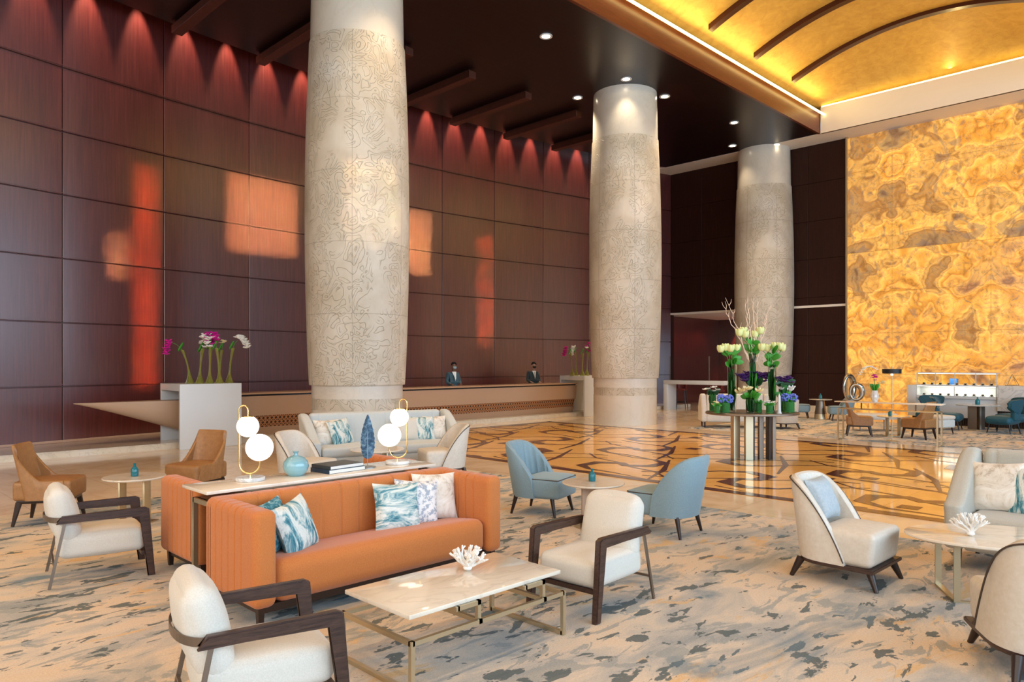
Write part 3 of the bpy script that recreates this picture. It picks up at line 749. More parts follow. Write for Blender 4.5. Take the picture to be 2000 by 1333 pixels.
def pillow(label, loc, rot, tilt, mat, s=.46, roll=0, group=None):
    bm = B(); n = 18; h = s/2
    for sg in (-1, 1):
        g = []
        for i in range(n+1):
            row = []
            for j in range(n+1):
                a, b2 = -1+2*i/n, -1+2*j/n
                y = a*h*(1-.08*(1-b2*b2)); z = b2*h*(1-.08*(1-a*a))
                x = sg*.075*((1-a**4)*(1-b2**4))**.6
                row.append(bm.verts.new((x, y, z)))
            g.append(row)
        for i in range(n):
            for j in range(n):
                f = [g[i][j], g[i+1][j], g[i+1][j+1], g[i][j+1]]; bm.faces.new(f if sg > 0 else f[::-1])
    bmesh.ops.remove_doubles(bm, verts=bm.verts[:], dist=1e-5)
    o = obj('cushion', bm, mat); o.matrix_world = TR(*loc) @ RZ(rot) @ Matrix.Rotation(tilt, 4, 'Y') @ Matrix.Rotation(roll, 4, 'X')
    return tag(o, label, 'cushion', group)

# ---------------------------------------------------------------- front seating group
orange_sofa('long orange channel-tufted sofa in front, facing the marble coffee table', (3.26, 4.88, .012), D(-90))
orange_sofa('orange channel-tufted sofa behind the console, back to back with the front one', (3.40, 6.18, .012), D(90), 2.2, .80)
# console between the sofas
t = thing('console_table', 'narrow white marble console table with brass frame between the orange sofas', 'table', (3.24, 5.53, .012))
bm = B(); box(bm, -1.06, 1.06, -.23, .23, .775, .80, .004); obj('tabletop', bm, 'table_marble', t)
bm = B(); box(bm, -.70, .80, -.10, .10, .70, .775, .003); obj('apron', bm, 'brass', t)
for s in (-1, 1):
    bm = B(); x = s*.98
    for y in (-.18, .18): box(bm, x-.018, x+.018, y-.018, y+.018, .0, .70)
    box(bm, x-.018, x+.018, -.18, .18, .665, .70); box(bm, x-.018, x+.018, -.18, .18, .0, .03); obj('leg', bm, 'brass', t)
bm = B(); box(bm, -.98, .98, -.195, .195, .665, .70, .002); obj('shelf', bm, 'bronze', t)
ZT = .812
# coffee table
t = thing('coffee_table', 'rectangular white marble coffee table with open brass cube frame', 'table', (2.93, 3.40, .012))
bm = B(); box(bm, -.60, .60, -.31, .31, .385, .41, .004); obj('tabletop', bm, 'table_marble', t)
bm = B(); r = .0125
for x in (-.60, .60):
    for y in (-.33, .33):
        box(bm, x-r, x+r, y-r, y+r, 0, .28)
    box(bm, x-r, x+r, -.33, .33, 0, 2*r); box(bm, x-r, x+r, -.33, .33, .28-2*r, .28)
for y in (-.33, .33): box(bm, -.60, .60, y-r, y+r, .28-2*r, .28)
obj('frame', bm, 'brass', t)
for x0, x1 in ((-.28, -.12), (.26, .42)):
    bm = B(); box(bm, x1-r, x1+r, -.33-r, .33+r, .28-2*r, .28)
    for y in (-.33+r, .33-r): box(bm, x1-r, x1+r, y-r, y+r, .28, .385); box(bm, x0, x1+r, y-r, y+r, .36, .385)
    box(bm, x0-r, x0+r, -.33, .33, .36, .385)
    obj('top_support', bm, 'brass', t)
def coral(name, label, loc, rot, n, seed, h=.15):
    random.seed(seed); bm = B()
    def grow(p, d, r, l, k):
        q = p + d*l; mid = p + d*l*.5 + Vector((random.uniform(-1, 1), random.uniform(-1, 1), 0))*l*.12
        tube(bm, [p, mid, q], [r, r*.85, r*.62 if k else r*.8], 7)
        sphere(bm, q, r*(.66 if k else .84), 8)
        if k:
            for _ in range(random.choice((2, 2, 3))):
                dd = (d + Vector((random.uniform(-1, 1), random.uniform(-1, 1), random.uniform(-.1, .7)))*.75).normalized()
                grow(q, dd, r*.72, l*.62, k-1)
    for i in range(n):
        a = 2*PI*i/n + random.uniform(-.3, .3); el = random.uniform(.35, 1.2)
        d = Vector((math.cos(a)*math.cos(el), math.sin(a)*math.cos(el), math.sin(el)))
        grow(Vector((0, 0, .015)), d, .012, h*.42, 2)
    sphere(bm, (0, 0, .012), .03, 12, .6)
    zmin = min(v.co.z for v in bm.verts)
    for v in bm.verts: v.co.z -= zmin
    o = obj(name, bm, 'porcelain'); o.location = loc; o.rotation_euler.z = rot; return tag(o, label, 'coral')
coral('coral_ornament', 'small white branching coral on the rectangular coffee table', (3.10, 3.50, .422), 0, 15, 5, .17)
armchair('cream armchair with dark wood arms at the bottom left, seen from behind', W(-1.26, 3.56, .012), F(31))
armchair('cream armchair with dark wood arms at the right end of the coffee table', W(.594, 5.33, .012), F(228))
armchair('cream armchair with dark wood arms at the far left, beside the brown chairs', W(-3.42, 6.02, .012), F(34))
# cushions of the front sofa (back plane y ~ 5.10, seat z ~ .45)
pillow('teal and white streaked cushion in front, at the left arm of the orange sofa', (2.62, 4.82, .565), D(-62), D(-18), 'print_v', .40, D(8))
pillow('deep teal cushion half hidden at the left arm of the orange sofa', (2.47, 4.90, .57), D(-58), D(-14), 'print_teal', .39, D(4))
pillow('teal and white brushed cushion, frontmost of the three at the right of the orange sofa', (3.57, 4.90, .56), D(-100), D(-18), 'print_h', .41, D(-4))
pillow('grey maze patterned cushion, middle of the three on the orange sofa', (3.80, 4.94, .56), D(-104), D(-16), 'print_geo', .40, D(-6))
pillow('cream marbled cushion in the right corner of the orange sofa', (4.02, 4.97, .585), D(-106), D(-14), 'print_cream', .41, D(-2))
# console objects
def globe_lamp(label, loc, rot):
    t = thing('table_lamp', label, 'lamp', loc, rot)
    bm = B(); lathe(bm, [(.105, 0), (.112, .006), (.112, .024), (.106, .030)], 40); obj('base', bm, 'white_marble', t)
    bm = B(); pts = [(0.0, 0, .03), (0, 0, .055)]
    tube(bm, pts, .006, 8)
    arc = []
    for i in range(15): a = D(0) - PI*i/14; arc.append((-.008+.082*math.cos(a), 0, .137+.082*math.sin(a)))
    up = [(-.09, 0, .137+.38*i/6) for i in range(1, 7)]
    hoop = [(-.055+.035*math.cos(PI-PI*i/10), 0, .555+.04*math.sin(PI-PI*i/10)) for i in range(11)]
    tube(bm, [(.074, 0, .16)] + arc + up + hoop + [(-.02, 0, .515)], .0065, 10); obj('stem', bm, 'gold', t)
    bm = B(); sphere(bm, (.072, 0, .262), .107, 32); obj('lower_globe', bm, 'lamp_glass', t)
    bm = B(); sphere(bm, (-.02, 0, .430), .086, 32, flat_top=.86); ug = obj('upper_globe', bm, 'lamp_glass', t)
    bm = B(); lathe(bm, [(.045, .504), (.045, .512), (.01, .516)], 20, TR(-.02, 0, 0)); obj('globe_cap', bm, 'gold', ug)
    for p in ((.072, .262), (-.02, .43)):
        l = bpy.data.lights.new('globe_glow', 'POINT'); l.energy = 5; l.color = (1, .80, .58); l.shadow_soft_size = .09
        o = bpy.data.objects.new('globe_glow', l); COL.objects.link(o); o.parent = t; o.location = (p[0], -.0, p[1])
    return t
u, v = C(-2.08, 5.81); globe_lamp('gold table lamp with two glowing globes at the left end of the console', (u, 5.57, ZT), D(-45))
u, v = C(-1.05, 6.79); globe_lamp('gold table lamp with two glowing globes at the right end of the console', (u-.02, 5.54, ZT), D(135))
t = thing('vase', 'round pale blue glazed vase with a tiny neck on the console', 'vase', (3.02, 5.55, ZT))
bm = B(); lathe(bm, [(0, 0), (.055, 0), (.062, .004), (.092, .035), (.105, .075), (.098, .115), (.070, .148), (.030, .164), (.016, .170), (.015, .183), (.026, .198), (.020, .199), (.010, .178), (0, .17)], 40, cap=False)
obj('body', bm, 'blue_glaze', t)
def book(label, loc, rot, w_, d_, h_, cov):
    t = thing('book', label, 'book', loc, rot, 'books stacked on the console')
    bm = B(); box(bm, -w_/2+.002, w_/2-.002, -d_/2+.001, d_/2-.001, .003, h_-.003); obj('page_block', bm, 'paper', t)
    bm = B(); box(bm, -w_/2, w_/2, -d_/2, d_/2, 0, .003); box(bm, -w_/2, w_/2, -d_/2, d_/2, h_-.003, h_); box(bm, -w_/2-.002, -w_/2+.002, -d_/2, d_/2, 0, h_); obj('cover', bm, cov, t)
book('thick navy covered book at the bottom of the stack on the console', (3.42, 5.55, ZT), D(4), .37, .27, .034, 'book_cover2')
book('dark covered book on top of the stack on the console', (3.42, 5.555, ZT+.034), D(6), .35, .26, .030, 'book_cover')
t = thing('feather_sculpture', 'tall blue metal feather sculpture on a disc base on the console', 'sculpture', (3.70, 5.52, ZT))
bm = B(); lathe(bm, [(.075, 0), (.075, .008)], 32); obj('base', bm, 'grey_metal', t)
bm = B(); tube(bm, [(0, 0, .008), (0, 0, .10)], .004, 8); tube(bm, [(0, -.002, .10), (0, 0, .44)], [.004, .002], 8); obj('stem', bm, 'grey_metal', t)
bm = B(); n = 26; L, Rt = [], []
for i in range(n+1):
    s = i/n; z = .075 + .385*s; wv = .052*math.sin(PI*min(1, s*.93+.07)**.72)**.75 if s < 1 else .002
    wv = max(.002, wv)*(1+.05*math.sin(i*2.3)); L.append((z, wv)); 
A = [[bm.verts.new((sx*wv*1.2, sx*-.0*wv+dy + .012*abs(sx)*1, z+.012*abs(sx))) for sx in (-1, -.5, 0, .5, 1)] for dy in (.003, -.003) for z, wv in L]
A1, A2 = A[:n+1], A[n+1:]
for G, fl in ((A1, 0), (A2, 1)):
    for i in range(n):
        for k in range(4):
            f = [G[i][k], G[i][k+1], G[i+1][k+1], G[i+1][k]]; bm.faces.new(f[::-1] if fl else f)
for i in range(n):
    for k in (0, 4): bm.faces.new((A1[i][k], A1[i+1][k], A2[i+1][k], A2[i][k]))
o = obj('blade', bm, 'feather', t); o.rotation_euler.z = D(-45)
# left group
def bottle(label, loc, s=1.0, mat='teal_glass'):
    bm = B(); lathe(bm, [(0, 0), (.034*s, 0), (.037*s, .01*s), (.037*s, .07*s), (.026*s, .088*s), (.013*s, .10*s), (.012*s, .125*s), (.016*s, .13*s), (.012*s, .132*s), (0, .128*s)], 24, cap=False)
    o = obj('bottle', bm, mat); o.location = loc; return tag(o, label, 'bottle')
def round_table(label, loc, z, r, style='panels', top='table_marble', rot=0, rb=1.0):
    t = thing('side_table', label, 'table', loc, rot)
    bm = B(); T = Matrix.Diagonal((1, rb, 1, 1)); lathe(bm, [(0, z-.022), (r-.012, z-.022), (r, z-.012), (r, z-.004), (r-.004, z), (0, z)], 56, T, cap=False); obj('tabletop', bm, top, t)
    if style == 'panels':
        for s in (-1, 1):
            bm = B(); box(bm, s*.14-.012, s*.14+.012, -.06, .06, 0, z-.03, .003); obj('leg', bm, 'brass', t)
        bm = B(); box(bm, -.17, .17, -.06, .06, z-.04, z-.022); obj('top_support', bm, 'brass', t)
        bm = B(); box(bm, -.20, .20, -.13, .13, 0, .012); obj('base', bm, 'brass', t)
    elif style == 'slab':
        bm = B(); box(bm, -.06, -.03, -.10, .10, 0, z-.022, .003); box(bm, -.03, .14, -.012, .012, 0, z-.022, .003); obj('pedestal', bm, 'hull', t)
        bm = B(); lathe(bm, [(.20, 0), (.20, .012)], 32); obj('base', bm, 'brass', t)
    elif style == 'cone':
        bm = B(); lathe(bm, [(.17, .17), (.11, z-.022)], 32); obj('pedestal', bm, 'bronze', t)
        bm = B(); lathe(bm, [(.19, 0), (.17, .17)], 32); obj('base', bm, 'brass', t)
    return t
tb = W(-4.10, 7.95)
round_table('small round marble side table on twin brass panels at the left', (tb[0], tb[1], .012), .50, .315, 'panels', rot=D(-50))
bottle('small teal bottle on the left side table', (tb[0], tb[1]-.01, .514), 1.05)
dining_like('tan leather side chair at the far left edge, facing right', W(-5.05, 8.0, .012), F(12))
dining_like('tan leather side chair in front of the white flower pedestal', W(-3.98, 9.25, .012), F(-108))
# middle pair of blue chairs
lounge_chair('pale blue lounge chair facing right, behind the right armchair', W(.33, 8.52, .012), F(-28), 'blue')
lounge_chair('pale blue lounge chair with its back turned, right of the small round table', W(1.60, 7.50, .012), F(142), 'blue')
tb = W(.86, 7.75)
round_table('small round marble side table between the two pale blue chairs', (tb[0], tb[1], .012), .47, .33, 'slab', rot=D(160))
bottle('small green bottle on the table between the pale blue chairs', (tb[0]+.03, tb[1]+.04, .484), 1.0)
# right foreground group
lounge_chair('cream lounge chair with dark piping and a grey cushion, right of centre', W(2.70, 5.93, .012), F(-46), 'cream')
pillow('grey blue cushion inside the cream lounge chair at right', W(2.575, 6.08, .62), F(-46), D(-24), 'print_grey', .36, D(0))
lounge_chair('cream lounge chair with dark piping cut off by the bottom right corner', W(3.02, 4.15, .012), F(76), 'cream')
t = thing('coffee_table', 'oval white marble table with dark brass loop legs at the right', 'table', W(3.62, 5.42, .012), F(-14))
bm = B(); lathe(bm, [(0, .425), (.63, .425), (.645, .433), (.645, .445), (.638, .45), (0, .45)], 64, Matrix.Diagonal((1, .64, 1, 1)), cap=False); obj('tabletop', bm, 'table_marble', t)
for x in (-.36, .22):
    bm = B(); 
    for y in (-.22, .20): box(bm, x-.022, x+.022, y-.007, y+.007, 0, .425)
    box(bm, x-.022, x+.022, -.22, .20, 0, .014); obj('leg', bm, 'brass', t)
bm = B(); box(bm, -.36, .24, -.227, -.2, 0, .012); obj('base', bm, 'brass', t)
coral('coral_ornament', 'white branching coral on the oval marble table', W(3.40, 5.43, .462), D(60), 17, 9, .19)
ws = wing_sofa('stone grey wing sofa behind the oval table at the right edge', W(4.70, 5.78, .012), F(225), 2.1, 'grey_cream', .95)
def on_sofa(base, rotd, fx, fy, z): # offset in the sofa's own frame
    a = F(rotd); return (base[0]+fx*math.cos(a)-fy*math.sin(a), base[1]+fx*math.sin(a)+fy*math.cos(a), z)
wb = W(4.70, 5.78)
pillow('cream marbled cushion at the left of the stone grey sofa', on_sofa(wb, 225, -.06, -.74, .67), F(222), D(-18), 'print_cream', .44, D(4))
pillow('teal and white cushion at the right edge on the stone grey sofa', on_sofa(wb, 225, -.03, -.46, .665), F(216), D(-18), 'print_v', .44, D(5))
# middle distance group
mb = W(-2.08, 11.9)
wing_sofa('pale grey wing sofa in the middle distance, in front of the nearest column', (mb[0], mb[1], .0), F(-62), 2.5, 'pale_grey', .93)
pillow('cream cushion at the left end of the pale grey sofa', on_sofa(mb, -62, -.10, -.90, .64), F(-58), D(-18), 'print_cream', .42)
pillow('teal streaked cushion at the left end of the pale grey sofa', on_sofa(mb, -62, -.05, -.70, .64), F(-40), D(-18), 'print_v', .42, D(8))
pillow('cream cushion at the right end of the pale grey sofa', on_sofa(mb, -62, -.08, .92, .64), F(-66), D(-18), 'print_cream', .42)
pillow('teal streaked cushion at the right end of the pale grey sofa', on_sofa(mb, -62, -.04, .68, .64), F(-70), D(-18), 'print_v', .42)
pillow('plain cream cushion beside the teal one at the right of the pale grey sofa', on_sofa(mb, -62, -.04, .42, .64), F(-62), D(-18), 'cream', .40)
lounge_chair('cream lounge chair in the middle distance left of the pale grey sofa', W(-2.80, 9.95, .0), F(-22), 'cream')
lounge_chair('cream lounge chair in the middle distance right of the pale grey sofa', W(-1.06, 11.15, .0), F(-158), 'cream')
tb = W(-1.98, 10.75)
round_table('round marble side table before the pale grey sofa', (tb[0], tb[1], 0), .48, .40, 'panels')

# ================================================================ RECEPTION
VF = 15.45
t = thing('reception_desk', 'long hull shaped reception desk in taupe lacquer with a bronze lattice band', 'reception desk', (0, VF, 0))
bm = B()
# right body: profile extruded along x
def extr(bm, prof, x0, x1, T=None):
    A = [bm.verts.new((x0, y, z)) for y, z in prof]; E = [bm.verts.new((x1, y, z)) for y, z in prof]; n = len(prof)
    for i in range(n): bm.faces.new((A[i], A[(i+1) % n], E[(i+1) % n], E[i]))
    bm.faces.new(A[::-1]); bm.faces.new(E)
extr(bm, [(0, 1.0), (.0, .98), (.04, .56), (.5, .56), (.5, 1.0)], 6.3, 18.45)
extr(bm, [(.12, .30), (.20, .12), (.6, .12), (.6, .30)], 6.3, 18.45)
obj('front_panel', bm, 'hull', t)
bm = B(); extr(bm, [(.045, .565), (.125, .29), (.3, .29), (.3, .565)], 6.6, 18.40); obj('lattice_band', bm, 'lattice', t)
bm = B(); extr(bm, [(-.03, 1.04), (-.03, 1.075), (.62, 1.075), (.62, 1.04)], 6.3, 18.45); obj('countertop', bm, 'hull_top', t)
bm = B(); extr(bm, [(.05, 1.0), (.05, 1.04), (.55, 1.04), (.55, 1.0)], 6.3, 18.45); obj('shadow_gap', bm, 'black', t)
bm = B(); rings = []
for i in range(41):          # pointed bow
    s = i/40; u = 3.95 + (6.35-3.95)*s; dpt = .79*s**1.1 + .012; wid = .35*s**.75 + .006; ring = []
    for k in range(13):
        a = PI*k/12; ring.append(bm.verts.new((u, .30 - wid*math.cos(a) - 0*a, .965 - dpt*math.sin(a)**.75)))
    rings.append(ring)
for a, b_ in zip(rings, rings[1:]):
    for k in range(12): bm.faces.new((a[k], a[k+1], b_[k+1], b_[k]))
    bm.faces.new((a[0], b_[0], b_[12], a[12]))
bm.faces.new(rings[0]); bm.faces.new(rings[-1][::-1]); obj('bow', bm, 'hull', t)
bm = B(); box(bm, 6.9, 18.2, .50, .95, .12, .80); obj('back_cabinet', bm, 'dark_wall', t)
def pedestal(label, u, v):
    t = thing('flower_pedestal', label, 'pedestal', (u, v, 0))
    bm = B(); Wd, Dp, H = 1.27, 1.0, 1.31
    box(bm, 0, Wd, 0, .05, 0, H, .004, 1); obj('front_panel', bm, 'white', t)
    bm = B(); box(bm, 0, Wd, .05, Dp, H-.14, H, .004, 1); obj('top_slab', bm, 'white', t)
    bm = B(); box(bm, 0, Wd, Dp, Dp+.06, 0, H, .004, 1); obj('rear_panel', bm, 'white', t)
    return t
pedestal('white block pedestal bridging the left bow of the reception desk', 5.63, 14.98)
pedestal('white block pedestal at the far right end of the reception desk', 18.28, 14.98)
def blossom5(bm, p, r, rng):
    for k in range(5):
        a = 2*PI*k/5 + rng.random(); tl = rng.uniform(.2, .7)
        d = Vector((math.cos(a), math.sin(a), tl)).normalized()
        c = p + d*r*.5
        T = TR(*c) @ d.to_track_quat('X', 'Z').to_matrix().to_4x4() @ Matrix.Diagonal((r*.62, r*.42, r*.16, 1))
        bmesh.ops.create_icosphere(bm, subdivisions=1, radius=1, matrix=T)
def bud_vase(label, loc, h, lean, rot, petals, mode, seed):
    rng = random.Random(seed)
    t = thing('bud_vase', label, 'flower vase', loc, rot, 'bud vases of orchids on the white pedestals')
    bm = B(); pr = [(.085, 0), (.082, .02), (.060, .08), (.034, .16), (.020, .26), (.018, .40), (.021, .52), (.026, .62), (.034, h)]
    lathe(bm, [(r, z) for r, z in pr], 20, cap=False); lathe(bm, [(0, .003), (.08, .003), (.055, .085), (.03, .15), (0, .17)], 16, cap=False)
    for v in bm.verts: s = v.co.z/h; v.co.x += lean*s*s
    obj('glass', bm, 'olive_glass', t)
    top = Vector((lean, 0, h)); bm = B()
    tube(bm, [(0, 0, .05), (lean*.4, 0, h*.6), top], .004, 6)
    end = top + Vector((lean*1.5+rng.uniform(-.08, .08), rng.uniform(-.05, .05), .16)); tube(bm, [top, (top+end)/2+Vector((0, 0, .03)), end], .004, 6)
    T = TR(*(top+Vector((-.03, 0, .06)))) @ Matrix.Rotation(.5, 4, 'Y') @ Matrix.Diagonal((.02, .05, .11, 1))
    bmesh.ops.create_icosphere(bm, subdivisions=2, radius=1, matrix=T)
    obj('stem', bm, 'leaf', t)
    bm = B()
    if mode == 'ball':
        for _ in range(26):
            d = Vector((rng.gauss(0, 1), rng.gauss(0, 1), rng.gauss(0, 1))).normalized(); blossom5(bm, end + Vector((d.x*.125, d.y*.11, d.z*.14)), .075, rng)
    elif mode == 'spray':
        for i in range(9):
            s = i/8; p = end + Vector((.20*s, 0, .06-.22*s*s)); blossom5(bm, p, .085, rng); blossom5(bm, p+Vector((.02, .03, .03)), .07, rng)
    elif mode == 'drop':
        for i in range(8): blossom5(bm, end + Vector((-.05-.01*i, rng.uniform(-.03, .03), .02-.04*i)), .085, rng)
    else:
        for i in range(3): blossom5(bm, end + Vector((rng.uniform(-.04, .04), rng.uniform(-.04, .04), rng.uniform(-.02, .04))), .07, rng)
    obj('blossoms', bm, petals, t); return t
BV = [(-.40, .70, -.10, 'petal_pink', 'drop', 'leftmost on the left pedestal, drooping magenta orchids'), (-.30, .68, .02, 'petal_white', 'few', 'with a few pale buds, second from left on the left pedestal'),
      (-.20, .72, .04, 'petal_white', 'ball', 'with a round white flower head, on the left pedestal'), (-.09, .74, .02, 'petal_white', 'ball', 'with white blossoms beside the magenta head, on the left pedestal'),
      (.03, .76, .01, 'petal_pink', 'ball', 'with the big round magenta flower head, on the left pedestal'), (.12, .70, .03, 'petal_yellow', 'few', 'with small cream buds right of the magenta head'),
      (.24, .74, -.04, 'petal_pink', 'few', 'with small pink blossoms, second from right on the left pedestal'), (.33, .74, .05, 'petal_white', 'spray', 'rightmost on the left pedestal, with an arching white orchid spray')]
for i, (dx, h, ln, pm, md, lb) in enumerate(BV):
    X0, Y0 = -6.35, 15.35
    dx = -.36 + .103*i; bud_vase('olive glass bud vase ' + lb, W(X0+dx, Y0+(.16 if i % 2 else -.10), 1.31), h, ln*1.6, D(-45), pm, md, 40+i)
BV2 = [(1113, 'petal_pink', 'drop', 'leftmost on the far right pedestal, magenta blossoms'), (1122, 'petal_white', 'drop', 'second from left on the far right pedestal, white blossoms'),
       (1133, 'petal_white', 'few', 'third from left on the far right pedestal'), (1143, 'petal_pink', 'ball', 'on the far right pedestal, closest to the middle column')]
for i, (px_, pm, md, lb) in enumerate(BV2):
    Yd = 24.0; bud_vase('olive glass bud vase ' + lb, W((px_+4-1000)/1430*Yd, Yd+(.12 if i % 2 else -.05), 1.31), .74 + .03*(i % 2), .03*(i-1.5), D(-45), pm, md, 60+i)
# receptionists
def person(label, loc, rot, skin, suit, mask, hair, tie):
    t = thing('person', label, 'person', loc, rot)       # faces +x
    me = bpy.data.meshes.new('body'); 
    J = {'pel': ((0, 0, .95), .135), 'bel': ((.0, 0, 1.08), .13), 'che': ((.02, 0, 1.28), .15), 'nk0': ((.03, 0, 1.44), .065), 'nk1': ((.05, 0, 1.52), .052), 'hd0': ((.085, 0, 1.60), .075), 'hd1': ((.085, 0, 1.68), .085), 'hd2': ((.075, 0, 1.74), .062)}
    E = [('pel', 'bel'), ('bel', 'che'), ('che', 'nk0'), ('nk0', 'nk1'), ('nk1', 'hd0'), ('hd0', 'hd1'), ('hd1', 'hd2')]
    for s, n in ((1, 'l'), (-1, 'r')):
        J.update({n+'sh': ((.01, .165*s, 1.39), .062), n+'el': ((.03, .235*s, 1.12), .045), n+'wr': ((.25, .17*s, 1.06), .028), n+'hn': ((.31, .15*s, 1.05), .03),
                  n+'hp': ((0, .09*s, .90), .09), n+'kn': ((.01, .10*s, .50), .060), n+'an': ((-.02, .10*s, .09), .042), n+'ft': ((.12, .11*s, .04), .035)})
        E += [('che', n+'sh'), (n+'sh', n+'el'), (n+'el', n+'wr'), (n+'wr', n+'hn'), ('pel', n+'hp'), (n+'hp', n+'kn'), (n+'kn', n+'an'), (n+'an', n+'ft')]
        for f in range(5):
            yy = .15*s + (f-2)*.016
            a = (.36, yy, 1.047); b_ = (.392-.008*abs(f-2), yy, 1.035)
            if f == (0 if s > 0 else 4): a, b_ = (.33, .15*s-.045*s, 1.045), (.355, .15*s-.06*s, 1.035)
            J[n+'f%da' % f] = (a, .009); J[n+'f%db' % f] = (b_, .007); E += [(n+'hn', n+'f%da' % f), (n+'f%da' % f, n+'f%db' % f)]
    ks = list(J); me.from_pydata([J[k][0] for k in ks], [(ks.index(a), ks.index(b_)) for a, b_ in E], [])
    o = bpy.data.objects.new('body', me); COL.objects.link(o); o.parent = t; me.materials.append(M[skin])
    def skinmod(o, rad, root=0):
        m = o.modifiers.new('skin', 'SKIN'); m.use_smooth_shade = True
        for i, r in enumerate(rad): o.data.skin_vertices[0].data[i].radius = (r, r)
        o.data.skin_vertices[0].data[root].use_root = True
        s = o.modifiers.new('sub', 'SUBSURF'); s.levels = 2; s.render_levels = 2
    skinmod(o, [J[k][1] for k in ks])
    def cloth(name, js, es, rad, mat):
        me = bpy.data.meshes.new(name); me.from_pydata([js_ for js_ in js], es, []); o = bpy.data.objects.new(name, me); COL.objects.link(o); o.parent = t
        me.materials.append(M[mat]); skinmod(o, rad); return o
    j = lambda k: J[k][0]
    cloth('jacket', [j('pel'), j('bel'), j('che'), (.02, 0, 1.40), j('lsh'), j('lel'), (.23, .175, 1.065), j('rsh'), j('rel'), (.23, -.175, 1.065), (0, 0, .86)],
          [(0, 1), (1, 2), (2, 3), (2, 4), (4, 5), (5, 6), (2, 7), (7, 8), (8, 9), (0, 10)], [.168, .16, .182, .095, .085, .062, .045, .085, .062, .045, .17], suit)
    for n in 'lr':
        pass
    cloth('trousers', [j('pel'), j('lhp'), j('lkn'), (-.02, .10, .10), j('rhp'), j('rkn'), (-.02, -.10, .10)], [(0, 1), (1, 2), (2, 3), (0, 4), (4, 5), (5, 6)], [.14, .105, .078, .065, .105, .078, .065], suit)
    bm = B(); prism(bm, [(-.075, 1.475), (.075, 1.475), (.03, 1.30), (0, 1.16), (-.03, 1.30)], .185, .215, .006, 'x')
    for v in bm.verts: v.co.x += -.55*max(0, v.co.z-1.33)*(1) ; v.co.x -= abs(v.co.y)*.3
    sh = obj('shirt', bm, 'shirt', t)
    bm = B(); prism(bm, [(-.018, 1.44), (.018, 1.44), (.026, 1.26), (0, 1.19), (-.026, 1.26)], .215, .228, .003, 'x')
    for v in bm.verts: v.co.x += -.55*max(0, v.co.z-1.33)
    obj('tie', bm, tie, sh)
    bm = B(); T = TR(.078, 0, 1.725) @ Matrix.Diagonal((.108, .092, .085, 1)); bmesh.ops.create_uvsphere(bm, u_segments=20, v_segments=14, radius=1, matrix=T)
    for v in bm.verts:
        if v.co.x > .115 and v.co.z < 1.755: v.co.x = .115 - (1.755-v.co.z)*.6
    obj('hair', bm, hair, t)
    bm = B(); T = TR(.152, 0, 1.615) @ Matrix.Diagonal((.045, .068, .052, 1)); bmesh.ops.create_uvsphere(bm, u_segments=16, v_segments=10, radius=1, matrix=T)
    obj('face_mask', bm, mask, t)
    bm = B(); sphere(bm, (.188, 0, 1.660), .017, 10, 1.3)
    for s in (-1, 1): sphere(bm, (.07, .083*s, 1.66), .022, 10, 1.4)
    obj('nose_and_ears', bm, skin, t)
    for s in (-1, 1):
        bm = B(); sphere(bm, (.158, .034*s, 1.690), .011, 10, .7); obj('eye', bm, 'hair', o)
    t.scale = (.91, .91, .91); return t
person('receptionist in a slate blue suit and pale mask, left one behind the desk', W(-1.80, 22.3, .12), F(-62), 'skin', 'suit_blue', 'mask_blue', 'hair', 'shirt')
person('receptionist in a charcoal suit and black mask, right one behind the desk', W(.71, 24.75, .12), F(-70), 'skin_light', 'suit_dark', 'mask_black', 'hair', 'tie')

# ================================================================ FLOWER TABLE
FX, FY = 4.36, 13.3
t = thing('flower_table', 'round dark bronze table with brass and dark box legs carrying the flowers', 'table', W(FX, FY), D(-45))
bm = B(); lathe(bm, [(0, .805), (.80, .805), (.83, .815), (.83, .84), (.82, .85), (0, .85)], 64, Matrix.Diagonal((1, .8, 1, 1)), cap=False); obj('tabletop', bm, 'bronze', t)
for x, y, sx, sy, mt in ((-.33, .05, .015, .1, 'brass'), (-.10, -.12, .07, .05, 'brass'), (-.02, .02, .05, .09, 'black'), (.14, -.05, .04, .05, 'bronze'), (.24, -.15, .015, .09, 'black'), (.33, -.15, .03, .06, 'bronze'), (-.22, .2, .05, .05, 'brass')):
    bm = B(); box(bm, x-sx, x+sx, y-sy, y+sy, 0, .81, .004, 1); obj('leg', bm, mt, t)
ZF = .85
def FP(px_, dy=0): Yd = FY+dy; return W((px_-1000)/1430*Yd, Yd, ZF)
def tulip(bm, p, s, rng, d=None):
    for k in range(6):
        a = PI/3*k + rng.random()*.3; c = p + Vector((math.cos(a)*s*.36, math.sin(a)*s*.36, s*.35))
        T = TR(*c) @ RZ(a) @ Matrix.Rotation(.22, 4, 'Y') @ Matrix.Diagonal((s*.24, s*.34, s*.62, 1)); bmesh.ops.create_icosphere(bm, subdivisions=2, radius=1, matrix=T)
def leaf(bm, p, d, L, w_):
    d = Vector(d).normalized(); T = TR(*(p+d*L*.5)) @ d.to_track_quat('Z', 'X').to_matrix().to_4x4() @ Matrix.Diagonal((w_, w_*.18, L*.5, 1)); bmesh.ops.create_icosphere(bm, subdivisions=2, radius=1, matrix=T)
